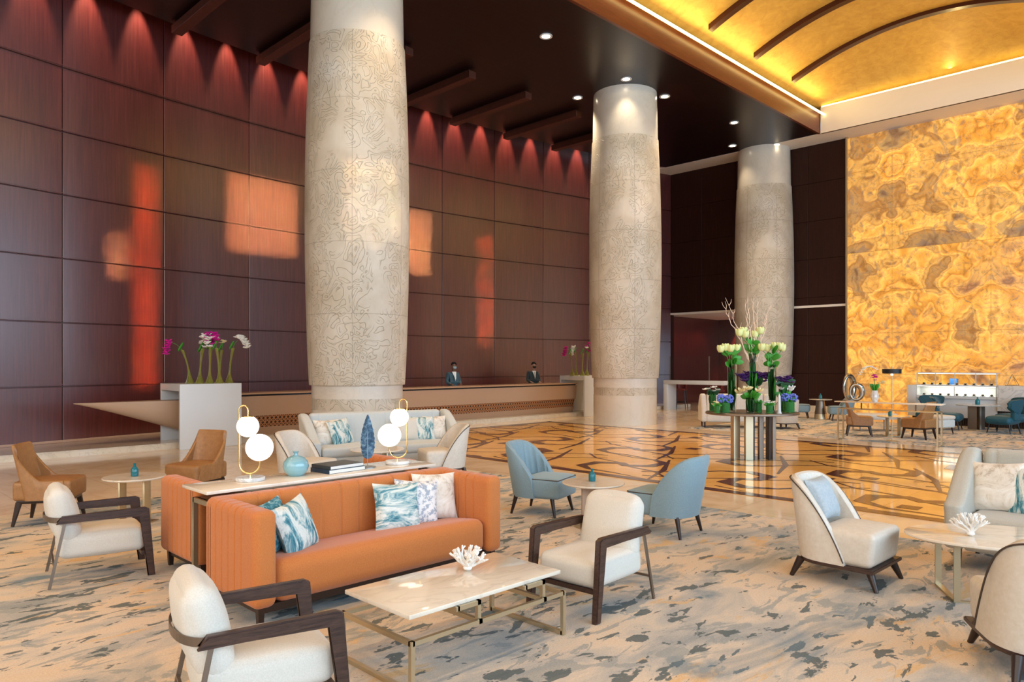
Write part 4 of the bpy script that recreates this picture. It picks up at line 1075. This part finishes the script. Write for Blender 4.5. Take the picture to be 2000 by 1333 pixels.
def tall_vase(label, loc, r, h, heads, seed, twigs=0, greens=True):
    rng = random.Random(seed); t = thing('flower_arrangement', label, 'flowers', loc, D(-45))
    bm = B(); lathe(bm, [(r*.8, 0), (r*.82, .02), (r, h), (r-.004, h), (r*.82-.004, .03), (0, .03)], 28, cap=False); obj('vase', bm, 'glass', t)
    bm = B()
    for _ in range(16):
        a = rng.uniform(0, 2*PI); q = rng.uniform(0, r*.6)
        tube(bm, [(q*math.cos(a), q*math.sin(a), .03), (q*.8*math.cos(a+2), q*.8*math.sin(a+2), h*.9)], .007, 6)
    if greens:
        for _ in range(26): leaf(bm, Vector((rng.uniform(-.03, .03), rng.uniform(-.03, .03), rng.uniform(.02, h*.45))), (rng.uniform(-.12, .12), rng.uniform(-.12, .12), 1), h*.42, r*.45)
    for x, z in heads: tube(bm, [(0, 0, h*.6), (x*.4, 0, (h+z)/2), (x, 0, z)], .006, 6)
    obj('stems', bm, 'leaf', t)
    for x, z in heads:
        bm = B(); tulip(bm, Vector((x, rng.uniform(-.04, .04), z-.02)), .115, rng); obj('blossom', bm, 'petal_green', t)
    bm = B()
    for _ in range(16):
        a = rng.uniform(0, 2*PI); leaf(bm, Vector((0, 0, h+rng.uniform(-.05, .22))), (math.cos(a), math.sin(a), rng.uniform(-.1, 1)), rng.uniform(.13, .24), .05)
    obj('leaves', bm, 'leaf', t)
    if twigs:
        for x0, x1, z1 in ((-.05, -.56, 2.0-ZF+.85), (-.05, -.48, 2.08-ZF+.85), (-.02, -.14, 2.04), (.0, -.10, 2.1), (.03, .02, 2.12), (.04, .10, 2.06), (.06, .34, 2.0), (.06, .26, 1.8)):
            bm = B(); pts = []; N = 16; z1 = min(z1, 2.1)
            for i in range(N+1):
                s = i/N; pts.append((x0+(x1-x0)*s+rng.uniform(-.018, .018), rng.uniform(-.018, .018), .9+(z1-.9)*s))
            tube(bm, pts, [.010*(1-.75*i/N) for i in range(N+1)], 5)
            for i in range(6, N, 2):
                p = Vector(pts[i]); q = p + Vector((rng.uniform(-.07, .07), rng.uniform(-.05, .05), rng.uniform(.08, .16)))
                tube(bm, [p, (p+q)/2+Vector((rng.uniform(-.02, .02), 0, 0)), q], [.005, .004, .002], 4)
            obj('twig', bm, 'twig', t)
    return t
K = FY/1430
def H_(y): return 1.75-(y-708)*K-ZF
tall_vase('tallest central glass vase of lime white blooms and pale curly willow', FP(1470, .05), .065, H_(690), [((x-1470)*K, H_(y)) for x, y in ((1443, 652), (1455, 655), (1452, 648), (1476, 655), (1485, 648))], 1, twigs=1)
tall_vase('tall glass vase of lime white blooms, left side of the flower table', FP(1430, -.05), .085, H_(712), [((x-1430)*K, H_(y)) for x, y in ((1407, 684), (1417, 681), (1426, 683), (1440, 682))], 2)
tall_vase('tall glass vase of lime white blooms, right side of the flower table', FP(1508, -.05), .075, H_(712), [((x-1508)*K, H_(y)) for x, y in ((1487, 681), (1498, 682), (1514, 678), (1522, 679), (1529, 682))], 3)
def low_vase(label, px_, dy, r, h, gl, mode, pm, size, seed, n=10, fol='leaf'):
    rng = random.Random(seed); t = thing('flower_arrangement', label, 'flowers', FP(px_, dy), D(-45))
    bm = B(); lathe(bm, [(r*.9, 0), (r, .01), (r, h), (r-.004, h), (r-.004, .012), (0, .012)], 28, cap=False); obj('vase', bm, gl, t)
    bm = B()
    for _ in range(12): leaf(bm, Vector((rng.uniform(-r, r)*.4, rng.uniform(-r, r)*.4, .02)), (rng.uniform(-.2, .2), rng.uniform(-.2, .2), 1), h*.85, r*.45)
    for _ in range(18):
        a = rng.uniform(0, 2*PI); leaf(bm, Vector((0, 0, h)), (math.cos(a), math.sin(a), rng.uniform(0, 1)), size*rng.uniform(.7, 1.1), size*.22)
    obj('leaves', bm, fol, t); bm = B()
    if mode == 'balls':
        for c in ((-size*.55, 0, h+size*.6), (size*.55, -.02, h+size*.55)):
            for _ in range(60):
                d = Vector((rng.gauss(0, 1), rng.gauss(0, 1), rng.gauss(0, 1))).normalized(); bmesh.ops.create_icosphere(bm, subdivisions=1, radius=size*.15, matrix=TR(*(Vector(c)+d*size*.55)))
    elif mode == 'lily':
        for i in range(n):
            c = Vector((rng.uniform(-1, 1)*size*.9, rng.uniform(-.5, .5)*size, h+rng.uniform(.3, 1.0)*size))
            for k in range(6):
                a = PI/3*k; leaf(bm, c, (math.cos(a), math.sin(a)-.4, .7), size*.5, size*.10)
    else:
        for i in range(n):
            a = rng.uniform(0, 2*PI); q = rng.uniform(0, 1)*size
            blossom5(bm, Vector((q*math.cos(a), q*math.sin(a)*.6, h+rng.uniform(.1, .75)*size)), size*.36, rng)
    obj('blossoms', bm, pm, t); return t
low_vase('dark purple blossoms in the centre of the flower table, above the lilies', 1471, .15, .08, .50, 'green_glass', 'bl', 'petal_purple', .27, 11, 46, 'leaf_dark')
low_vase('dark purple sprigs at the right of the flower table', 1532, .12, .05, .48, 'green_glass', 'bl', 'petal_purple', .20, 12, 16, 'leaf_dark')
low_vase('pale yellow lilies in a clear vase at the front centre of the flower table', 1465, -.28, .075, .27, 'glass', 'lily', 'petal_yellow', .20, 13, 5)
low_vase('white lilies at the right of the flower table, above the blue hydrangeas', 1531, .1, .06, .28, 'green_glass', 'lily', 'petal_white', .17, 14, 4)
low_vase('blue hydrangeas in a green leaf lined vase at the left of the flower table', 1416, -.22, .085, .18, 'green_glass', 'balls', 'petal_blue', .125, 15)
low_vase('blue hydrangeas in a green leaf lined vase at the right of the flower table', 1541, -.15, .095, .19, 'green_glass', 'balls', 'petal_blue', .125, 16)
low_vase('small cream buds in a dark green vase at the left edge of the flower table', 1400, -.35, .05, .13, 'green_glass', 'bl', 'petal_yellow', .09, 17, 8)
low_vase('small white buds in a dark green vase at the front right of the flower table', 1503, -.38, .06, .14, 'green_glass', 'bl', 'petal_white', .10, 18, 12)
low_vase('small green vase of white buds just right of the lily vase', 1482, -.2, .055, .17, 'green_glass', 'bl', 'petal_white', .10, 19, 7)
low_vase('russet sprigs and white sprays in a dark vase, far left of the flower table', 1392, .25, .06, .32, 'green_glass', 'bl', 'petal_white', .16, 20, 6, 'leaf_dark')
bm = B(); lathe(bm, [(.045, 0), (.03, .03), (.022, .30), (0, .36)], 20); o = obj('candle_cone', bm, 'white'); o.location = FP(1522, -.42); tag(o, 'slim white cone shaped ornament on the flower table beside the right hydrangeas', 'ornament')

# ================================================================ FAR SEATING
tb = (5.92, 19.7)
t = wing_sofa('cream sofa seen from behind, beyond the flower table', W(*tb), F(82), 1.7, 'cream_leather', .92)
lounge_chair('cream lounge chair seen from behind, right beyond the flower table', W(7.16, 19.3), F(100), 'cream')
lounge_chair('pale blue lounge chair at the far wall, left of the small bottle table', W(8.98, 23.0), F(-25), 'blue')
lounge_chair('pale blue lounge chair at the far wall, right of the small bottle table', W(9.85, 21.9), F(165), 'blue')
a = W(9.46, 22.45); round_table('small round table on a brass footed pedestal between the far blue chairs', a, .62, .33, 'cone')
bottle('tiny blue bottle on the table between the far blue chairs', (a[0], a[1], .62), 1.3)
# bar with glass screen and stools
t = thing('bar_counter', 'white high bar counter by the dark alcove, left of the flower table', 'counter', (23.35, 12.7, 0))
bm = B(); box(bm, -.3, .3, 0, 2.45, .95, 1.09, .006); obj('countertop', bm, 'white', t)
bm = B(); box(bm, -.3, .3, 2.28, 2.45, 0, .95, .004); obj('end_panel', bm, 'white', t)
t = thing('glass_screen', 'clear glass screen standing on the white bar counter', 'screen', (23.2, 13.35, 1.09))
bm = B(); box(bm, -.006, .006, 0, 1.62, 0, .86); obj('pane', bm, 'glass', t)
bm = B(); box(bm, -.012, .012, -.01, .02, 0, .87); box(bm, -.012, .012, 1.6, 1.63, 0, .87); obj('frame', bm, 'steel', t)
def stool(label, loc, rot):
    t = thing('bar_stool', label, 'stool', loc, rot, 'maroon bar stools at the white counter')
    bm = B(); soft(bm, -.2, .2, -.2, .2, .68, .76, .03, n=4); obj('seat', bm, 'maroon', t)
    bm = B(); shell(bm, plan_path(.21, .02, -.20, .2, 4, 8), lambda x: .98 if x < -.05 else .86, .74, .04, .1); obj('backrest', bm, 'maroon', t)
    for x, y in ((.17, .17), (.17, -.17), (-.17, .17), (-.17, -.17)):
        bm = B(); tube(bm, [(x, y, .69), (x*1.25, y*1.25, 0)], .016, 6); obj('leg', bm, 'black', t)
    bm = B(); tube(bm, [(x*1.18, y*1.18, .25) for x, y in ((.17, .17), (.17, -.17), (-.17, -.17), (-.17, .17))], .012, 6, closed=True); obj('foot_ring', bm, 'black', t)
stool('maroon bar stool under the left end of the white bar counter', (24.0, 15.0, 0), D(200))
stool('maroon bar stool behind the sofa under the right part of the bar counter', (24.0, 13.5, 0), D(170))
# marble console with sculpture, orchids and floor lamp
t = thing('console_table', 'long marble console table with slim brass legs before the glowing wall', 'table', (16.98, 5.46, 0))
bm = B(); box(bm, -.18, .18, -1.07, 1.07, .855, .88, .003); obj('tabletop', bm, 'table_marble', t)
bm = B(); box(bm, -.15, .15, -1.0, 1.0, .70, .72); obj('shelf', bm, 'brass', t)
for s in (-1, 1):
    bm = B()
    for x in (-.15, .15): box(bm, x-.015, x+.015, s*1.0-.015, s*1.0+.015, 0, .72)
    box(bm, -.15, .15, s*1.0-.015, s*1.0+.015, 0, .02); box(bm, -.15, .15, s*1.0-.015, s*1.0+.015, .70, .72); obj('leg', bm, 'brass', t)
for y in (-.55, .55):
    bm = B(); box(bm, -.012, .012, y-.012, y+.012, .72, .86); obj('post', bm, 'bronze', t)
t = thing('ring_sculpture', 'polished double ring knot sculpture on the left end of the far console', 'sculpture', (16.98, 6.22, .88), D(-45))
for cx, cz, r_, tl, ww in ((-.06, .31, .235, .5, .06), (.10, .20, .155, -.2, .055)):
    bm = B(); pts = [(cx + r_*.8*math.cos(2*PI*i/40)*math.cos(tl), r_*math.cos(2*PI*i/40)*math.sin(tl), cz + r_*1.1*math.sin(2*PI*i/40)) for i in range(40)]
    tube(bm, pts, [.042+.022*math.sin(2*PI*i/40+1) for i in range(40)], 12, closed=True); obj('ring', bm, 'steel', t)
rng = random.Random(5)
t = thing('orchid_vase', 'faceted white vase of arching pink and magenta orchids on the far console', 'flowers', (16.98, 5.73, .88), D(-45))
bm = B(); lathe(bm, [(.05, 0), (.085, .10), (.08, .16), (.055, .25)], 9); obj('vase', bm, 'white_marble', t, ang=10)
bm = B(); 
for a_ in range(10): leaf(bm, Vector((0, 0, .22)), (math.cos(a_)*.5, math.sin(a_)*.5, 1), .20, .035)
tube(bm, [(0, 0, .22), (-.02, 0, .60), (-.12, 0, .76), (-.30, 0, .72)], .004, 6); tube(bm, [(0, 0, .22), (0, 0, .50)], .004, 6); tube(bm, [(0, 0, .22), (.08, 0, .42)], .004, 6); obj('leaves', bm, 'leaf', t)
bm = B()
for i in range(11): s = i/10; blossom5(bm, Vector((.04-.38*s, 0, .70+.10*math.sin(PI*s*.9)-.14*s*s)), .05, rng)
obj('orchid_spray', bm, 'petal_white', t)
bm = B()
for i in range(8): blossom5(bm, Vector((rng.uniform(-.04, .04), rng.uniform(-.04, .04), .53+rng.uniform(-.06, .06))), .045, rng)
obj('orchid_spray', bm, 'petal_pink', t)
bm = B()
for i in range(8): blossom5(bm, Vector((.14+rng.uniform(-.06, .06), rng.uniform(-.04, .04), .43+rng.uniform(-.05, .05))), .045, rng)
obj('orchid_spray', bm, 'petal_yellow', t)
t = thing('floor_lamp', 'slim brass floor lamp with a black drum shade behind the far console', 'lamp', W(8.38, 16.15), 0)
bm = B(); lathe(bm, [(.13, 0), (.13, .015), (.02, .03)], 28); obj('base', bm, 'brass', t)
bm = B(); tube(bm, [(0, 0, .02), (0, 0, 1.66)], .010, 8); obj('pole', bm, 'brass', t)
bm = B(); lathe(bm, [(.19, 1.50), (.195, 1.60), (.187, 1.60), (.182, 1.50)], 32, cap=False); lathe(bm, [(0, 1.59), (.19, 1.59)], 32, cap=False); obj('lamp_shade', bm, 'black', t)
bm = B(); lathe(bm, [(.025, 1.50), (.03, 1.46), (0, 1.45)], 12); obj('bulb', bm, 'lamp_glass', t)
dining_like('tan leather chair behind the left half of the far console', W(8.22, 17.35), F(-22))
dining_like('tan leather chair seen from behind, behind the right half of the far console', W(9.25, 16.65), F(125))
a = W(8.98, 17.25); round_table('round marble side table between the far tan chairs', (a[0], a[1], .012), .47, .36, 'panels', rot=D(-45))
bottle('small teal bottle on the round table between the far tan chairs', (a[0]-.05, a[1]+.05, .484), 1.2)
t = thing('ottoman', 'long oval cream bench on a dark sled base behind the far round table', 'bench', W(9.2, 18.7), F(0))
bm = B(); lathe(bm, [(0, .30), (.62, .30), (.66, .34), (.66, .40), (.60, .44), (0, .45)], 40, Matrix.Diagonal((1, .5, 1, 1)), cap=False); obj('seat', bm, 'cream_leather', t)
for s in (-1, 1):
    bm = B(); box(bm, s*.4-.012, s*.4+.012, -.2, .2, 0, .02); 
    for y in (-.19, .19): box(bm, s*.4-.012, s*.4+.012, y-.01, y+.01, 0, .31)
    obj('leg', bm, 'bronze', t)
t = thing('ottoman', 'small square grey and cream pouf right of the far console', 'pouf', W(10.45, 17.95), F(20))
bm = B(); soft(bm, -.26, .26, -.26, .26, .16, .36, .04, n=5); obj('body', bm, 'pale_grey', t)
bm = B(); soft(bm, -.27, .27, -.27, .27, .36, .45, .04, (0, 0, .02), n=5); obj('seat', bm, 'cream_leather', t)
legs4(t, .2, -.2, .2, .17, .03, 'dark_leg', .02, .012)
# teal chairs
def teal_chair(label, loc, rot):
    t = thing('wing_chair', label, 'chair', loc, rot)
    bm = B(); soft(bm, -.27, .30, -.29, .29, .24, .42, .07, (.02, .02, .03), 8); obj('seat', bm, 'teal', t)
    bm = B(); prof = []; n = 40
    for i in range(n):                       # butterfly outline (y, z)
        a = 2*PI*i/n; y = math.cos(a); z = math.sin(a)
        yy = y*(.30 + .09*max(0, z)); zz = .68 + z*.17 + (.055*abs(y)**2 if z > 0 else -.0)
        if z < 0: yy = y*(.30 - .08*abs(z))
        prof.append((yy, zz))
    prism(bm, prof, -.045, .045, .03, 'x', seg=4)
    for v in bm.verts: v.co.x += -.30 + 1.1*v.co.y**2 - .28*(v.co.z-.5)
    obj('backrest', bm, 'teal', t, ang=60)
    bm = B(); box(bm, -.33, -.22, -.14, .14, .34, .56, .02); obj('back_support', bm, 'teal', t)
    legs4(t, .22, -.22, .20, .26, .05, 'black', .022, .012); return t
teal_chair('teal velvet wing chair facing us, left of the dark pedestal table', W(11.30, 18.95), F(-40))
teal_chair('teal velvet wing chair mostly hidden, in front of the pastry counter', W(11.35, 19.9), F(-130))
teal_chair('teal velvet wing chair seen from behind, right of the dark pedestal table', W(12.05, 17.95), F(120))
teal_chair('teal velvet wing chair behind another one at the right edge', W(12.75, 18.65), F(190))
a = W(12.05, 18.95)
t = thing('side_table', 'round marble table on a dark panel pedestal among the teal chairs', 'table', a, D(-30))
bm = B(); lathe(bm, [(0, .63), (.49, .63), (.50, .64), (.50, .652), (0, .655)], 48, cap=False); obj('tabletop', bm, 'white_marble', t)
for an in (0, 120, 240):
    bm = B(); T = RZ(D(an)); 
    box(bm, .0, .22, -.02, .02, 0, .63, T=T); obj('pedestal_panel', bm, 'bronze', t)
bottle('small blue grey bottle on the table among the teal chairs', (a[0], a[1], .655), 1.5)
# ================================================================ PASTRY COUNTER
UC = 22.9
t = thing('pastry_counter', 'white and marble pastry counter with dark fluted base before the glowing wall', 'counter', (UC, 0, 0))
bm = B(); box(bm, .05, .8, 4.66, 6.85, .22, .74, .006); box(bm, .0, .8, 6.62, 6.85, .60, 1.10, .006); box(bm, .45, .8, 4.66, 6.85, .74, 1.09); obj('body', bm, 'white', t)
bm = B(); box(bm, -.04, .8, 1.6, 4.64, .45, 1.13, .006); obj('marble_front', bm, 'white_marble', t)
bm = B(); box(bm, .14, .75, 1.7, 6.75, 0, .45)
for i in range(84): box(bm, .11, .15, 1.72+i*.06, 1.75+i*.06, .02, .44)
obj('fluted_base', bm, 'dark_leg', t)
t = thing('display_case', 'lit two tier glass pastry display case on the white counter', 'display case', (UC, 4.66, 0))
bm = B()
extr_pts = [(0, .80), (-.02, 1.09), (.0, 1.09)]
box(bm, 0, .006, 0, 1.95, .82, 1.07); box(bm, .05, .055, .0, 1.95, 1.12, 1.44); box(bm, .05, .42, 0, .006, 1.12, 1.44); box(bm, .05, .42, 1.944, 1.95, 1.12, 1.44); box(bm, 0, .42, .0, .006, .82, 1.07); obj('glass', bm, 'glass', t)
bm = B(); box(bm, 0, .44, 0, 1.95, .745, .82); box(bm, 0, .44, 0, 1.95, 1.085, 1.12); obj('shelf', bm, 'white', t)
bm = B(); box(bm, .05, .44, 0, 1.95, 1.44, 1.465)
for y in (0, .48, .98, 1.46, 1.93): bar(bm, (.06, y+.01, 1.12), (.05, y+.01, 1.45), .022)
for y in (0, .98, 1.93): bar(bm, (.0, y+.01, .82), (.0, y+.01, 1.09), .016)
obj('frame', bm, 'white', t)
bm = B(); box(bm, .10, .13, .02, 1.93, 1.425, 1.438); box(bm, .03, .05, .02, 1.93, 1.07, 1.084); obj('light_strip', bm, 'case_light', t)
area('case_lamp', (UC+.25, 5.6, 1.42), (0, 0, -1), .3, 1.8, 9, (1, .93, .8)); area('case_lamp', (UC+.22, 5.6, 1.07), (0, 0, -1), .3, 1.8, 9, (1, .93, .8))
def pastry(label, loc, n_): 
    t = thing('pastry_plate', label, 'pastries', loc, 0, 'plates of small cakes in the display case')
    bm = B(); lathe(bm, [(0, 0), (.05, 0), (.065, .012)], 16, cap=False); obj('plate', bm, 'white', t)
    bm = B(); sphere(bm, (0, 0, .035), .036, 10, .8); obj('cake', bm, 'pastry' if n_ else 'cake', t); return t
p0 = None
for tier, z in (('upper', 1.12), ('lower', .82)):
    for i in range(9):
        lb = 'small cake on a white plate on the %s shelf of the pastry case' % tier; loc = (UC+.13, 4.66+.14+i*.205, z)
        if tier == 'upper' and i == 0: p0 = pastry(lb, loc, 1)
        else: dup(p0, loc, 0, lb, 'small cakes on the %s shelf' % tier)
p0['group'] = 'small cakes on the upper shelf'
bm = B(); box(bm, -.09, .09, -.10, .10, 0, .20, .02); o = obj('blue_box', bm, 'bright_blue'); o.location = (UC+.62, 5.82, 1.09); tag(o, 'bright blue box behind the upper pastry shelf', 'box')
t = thing('glass_terrarium', 'small pyramid shaped glass stand on the marble counter', 'ornament', (UC+.2, 4.35, 1.13), 0)
bm = B(); P_ = [Vector((sx*.13, sy*.13, .01)) for sx, sy in ((-1, -1), (1, -1), (1, 1), (-1, 1))]
for i in range(4): tube(bm, [P_[i], P_[(i+1) % 4]], .007, 6); tube(bm, [P_[i], (0, 0, .30)], .007, 6)
obj('frame', bm, 'steel', t)
t = thing('coffee_machine', 'steel coffee machine at the right edge on the marble counter', 'machine', (UC+.25, 3.55, 1.13), 0)
bm = B(); box(bm, -.2, .2, -.35, .35, .10, .34, .03); obj('body', bm, 'steel', t)
bm = B(); box(bm, -.22, .18, -.32, .32, 0, .05, .01); obj('drip_tray', bm, 'black', t)
for y in (-.15, .15):
    bm = B(); tube(bm, [(-.22, y, .16), (-.34, y, .15)], .02, 8); obj('handle', bm, 'black', t)
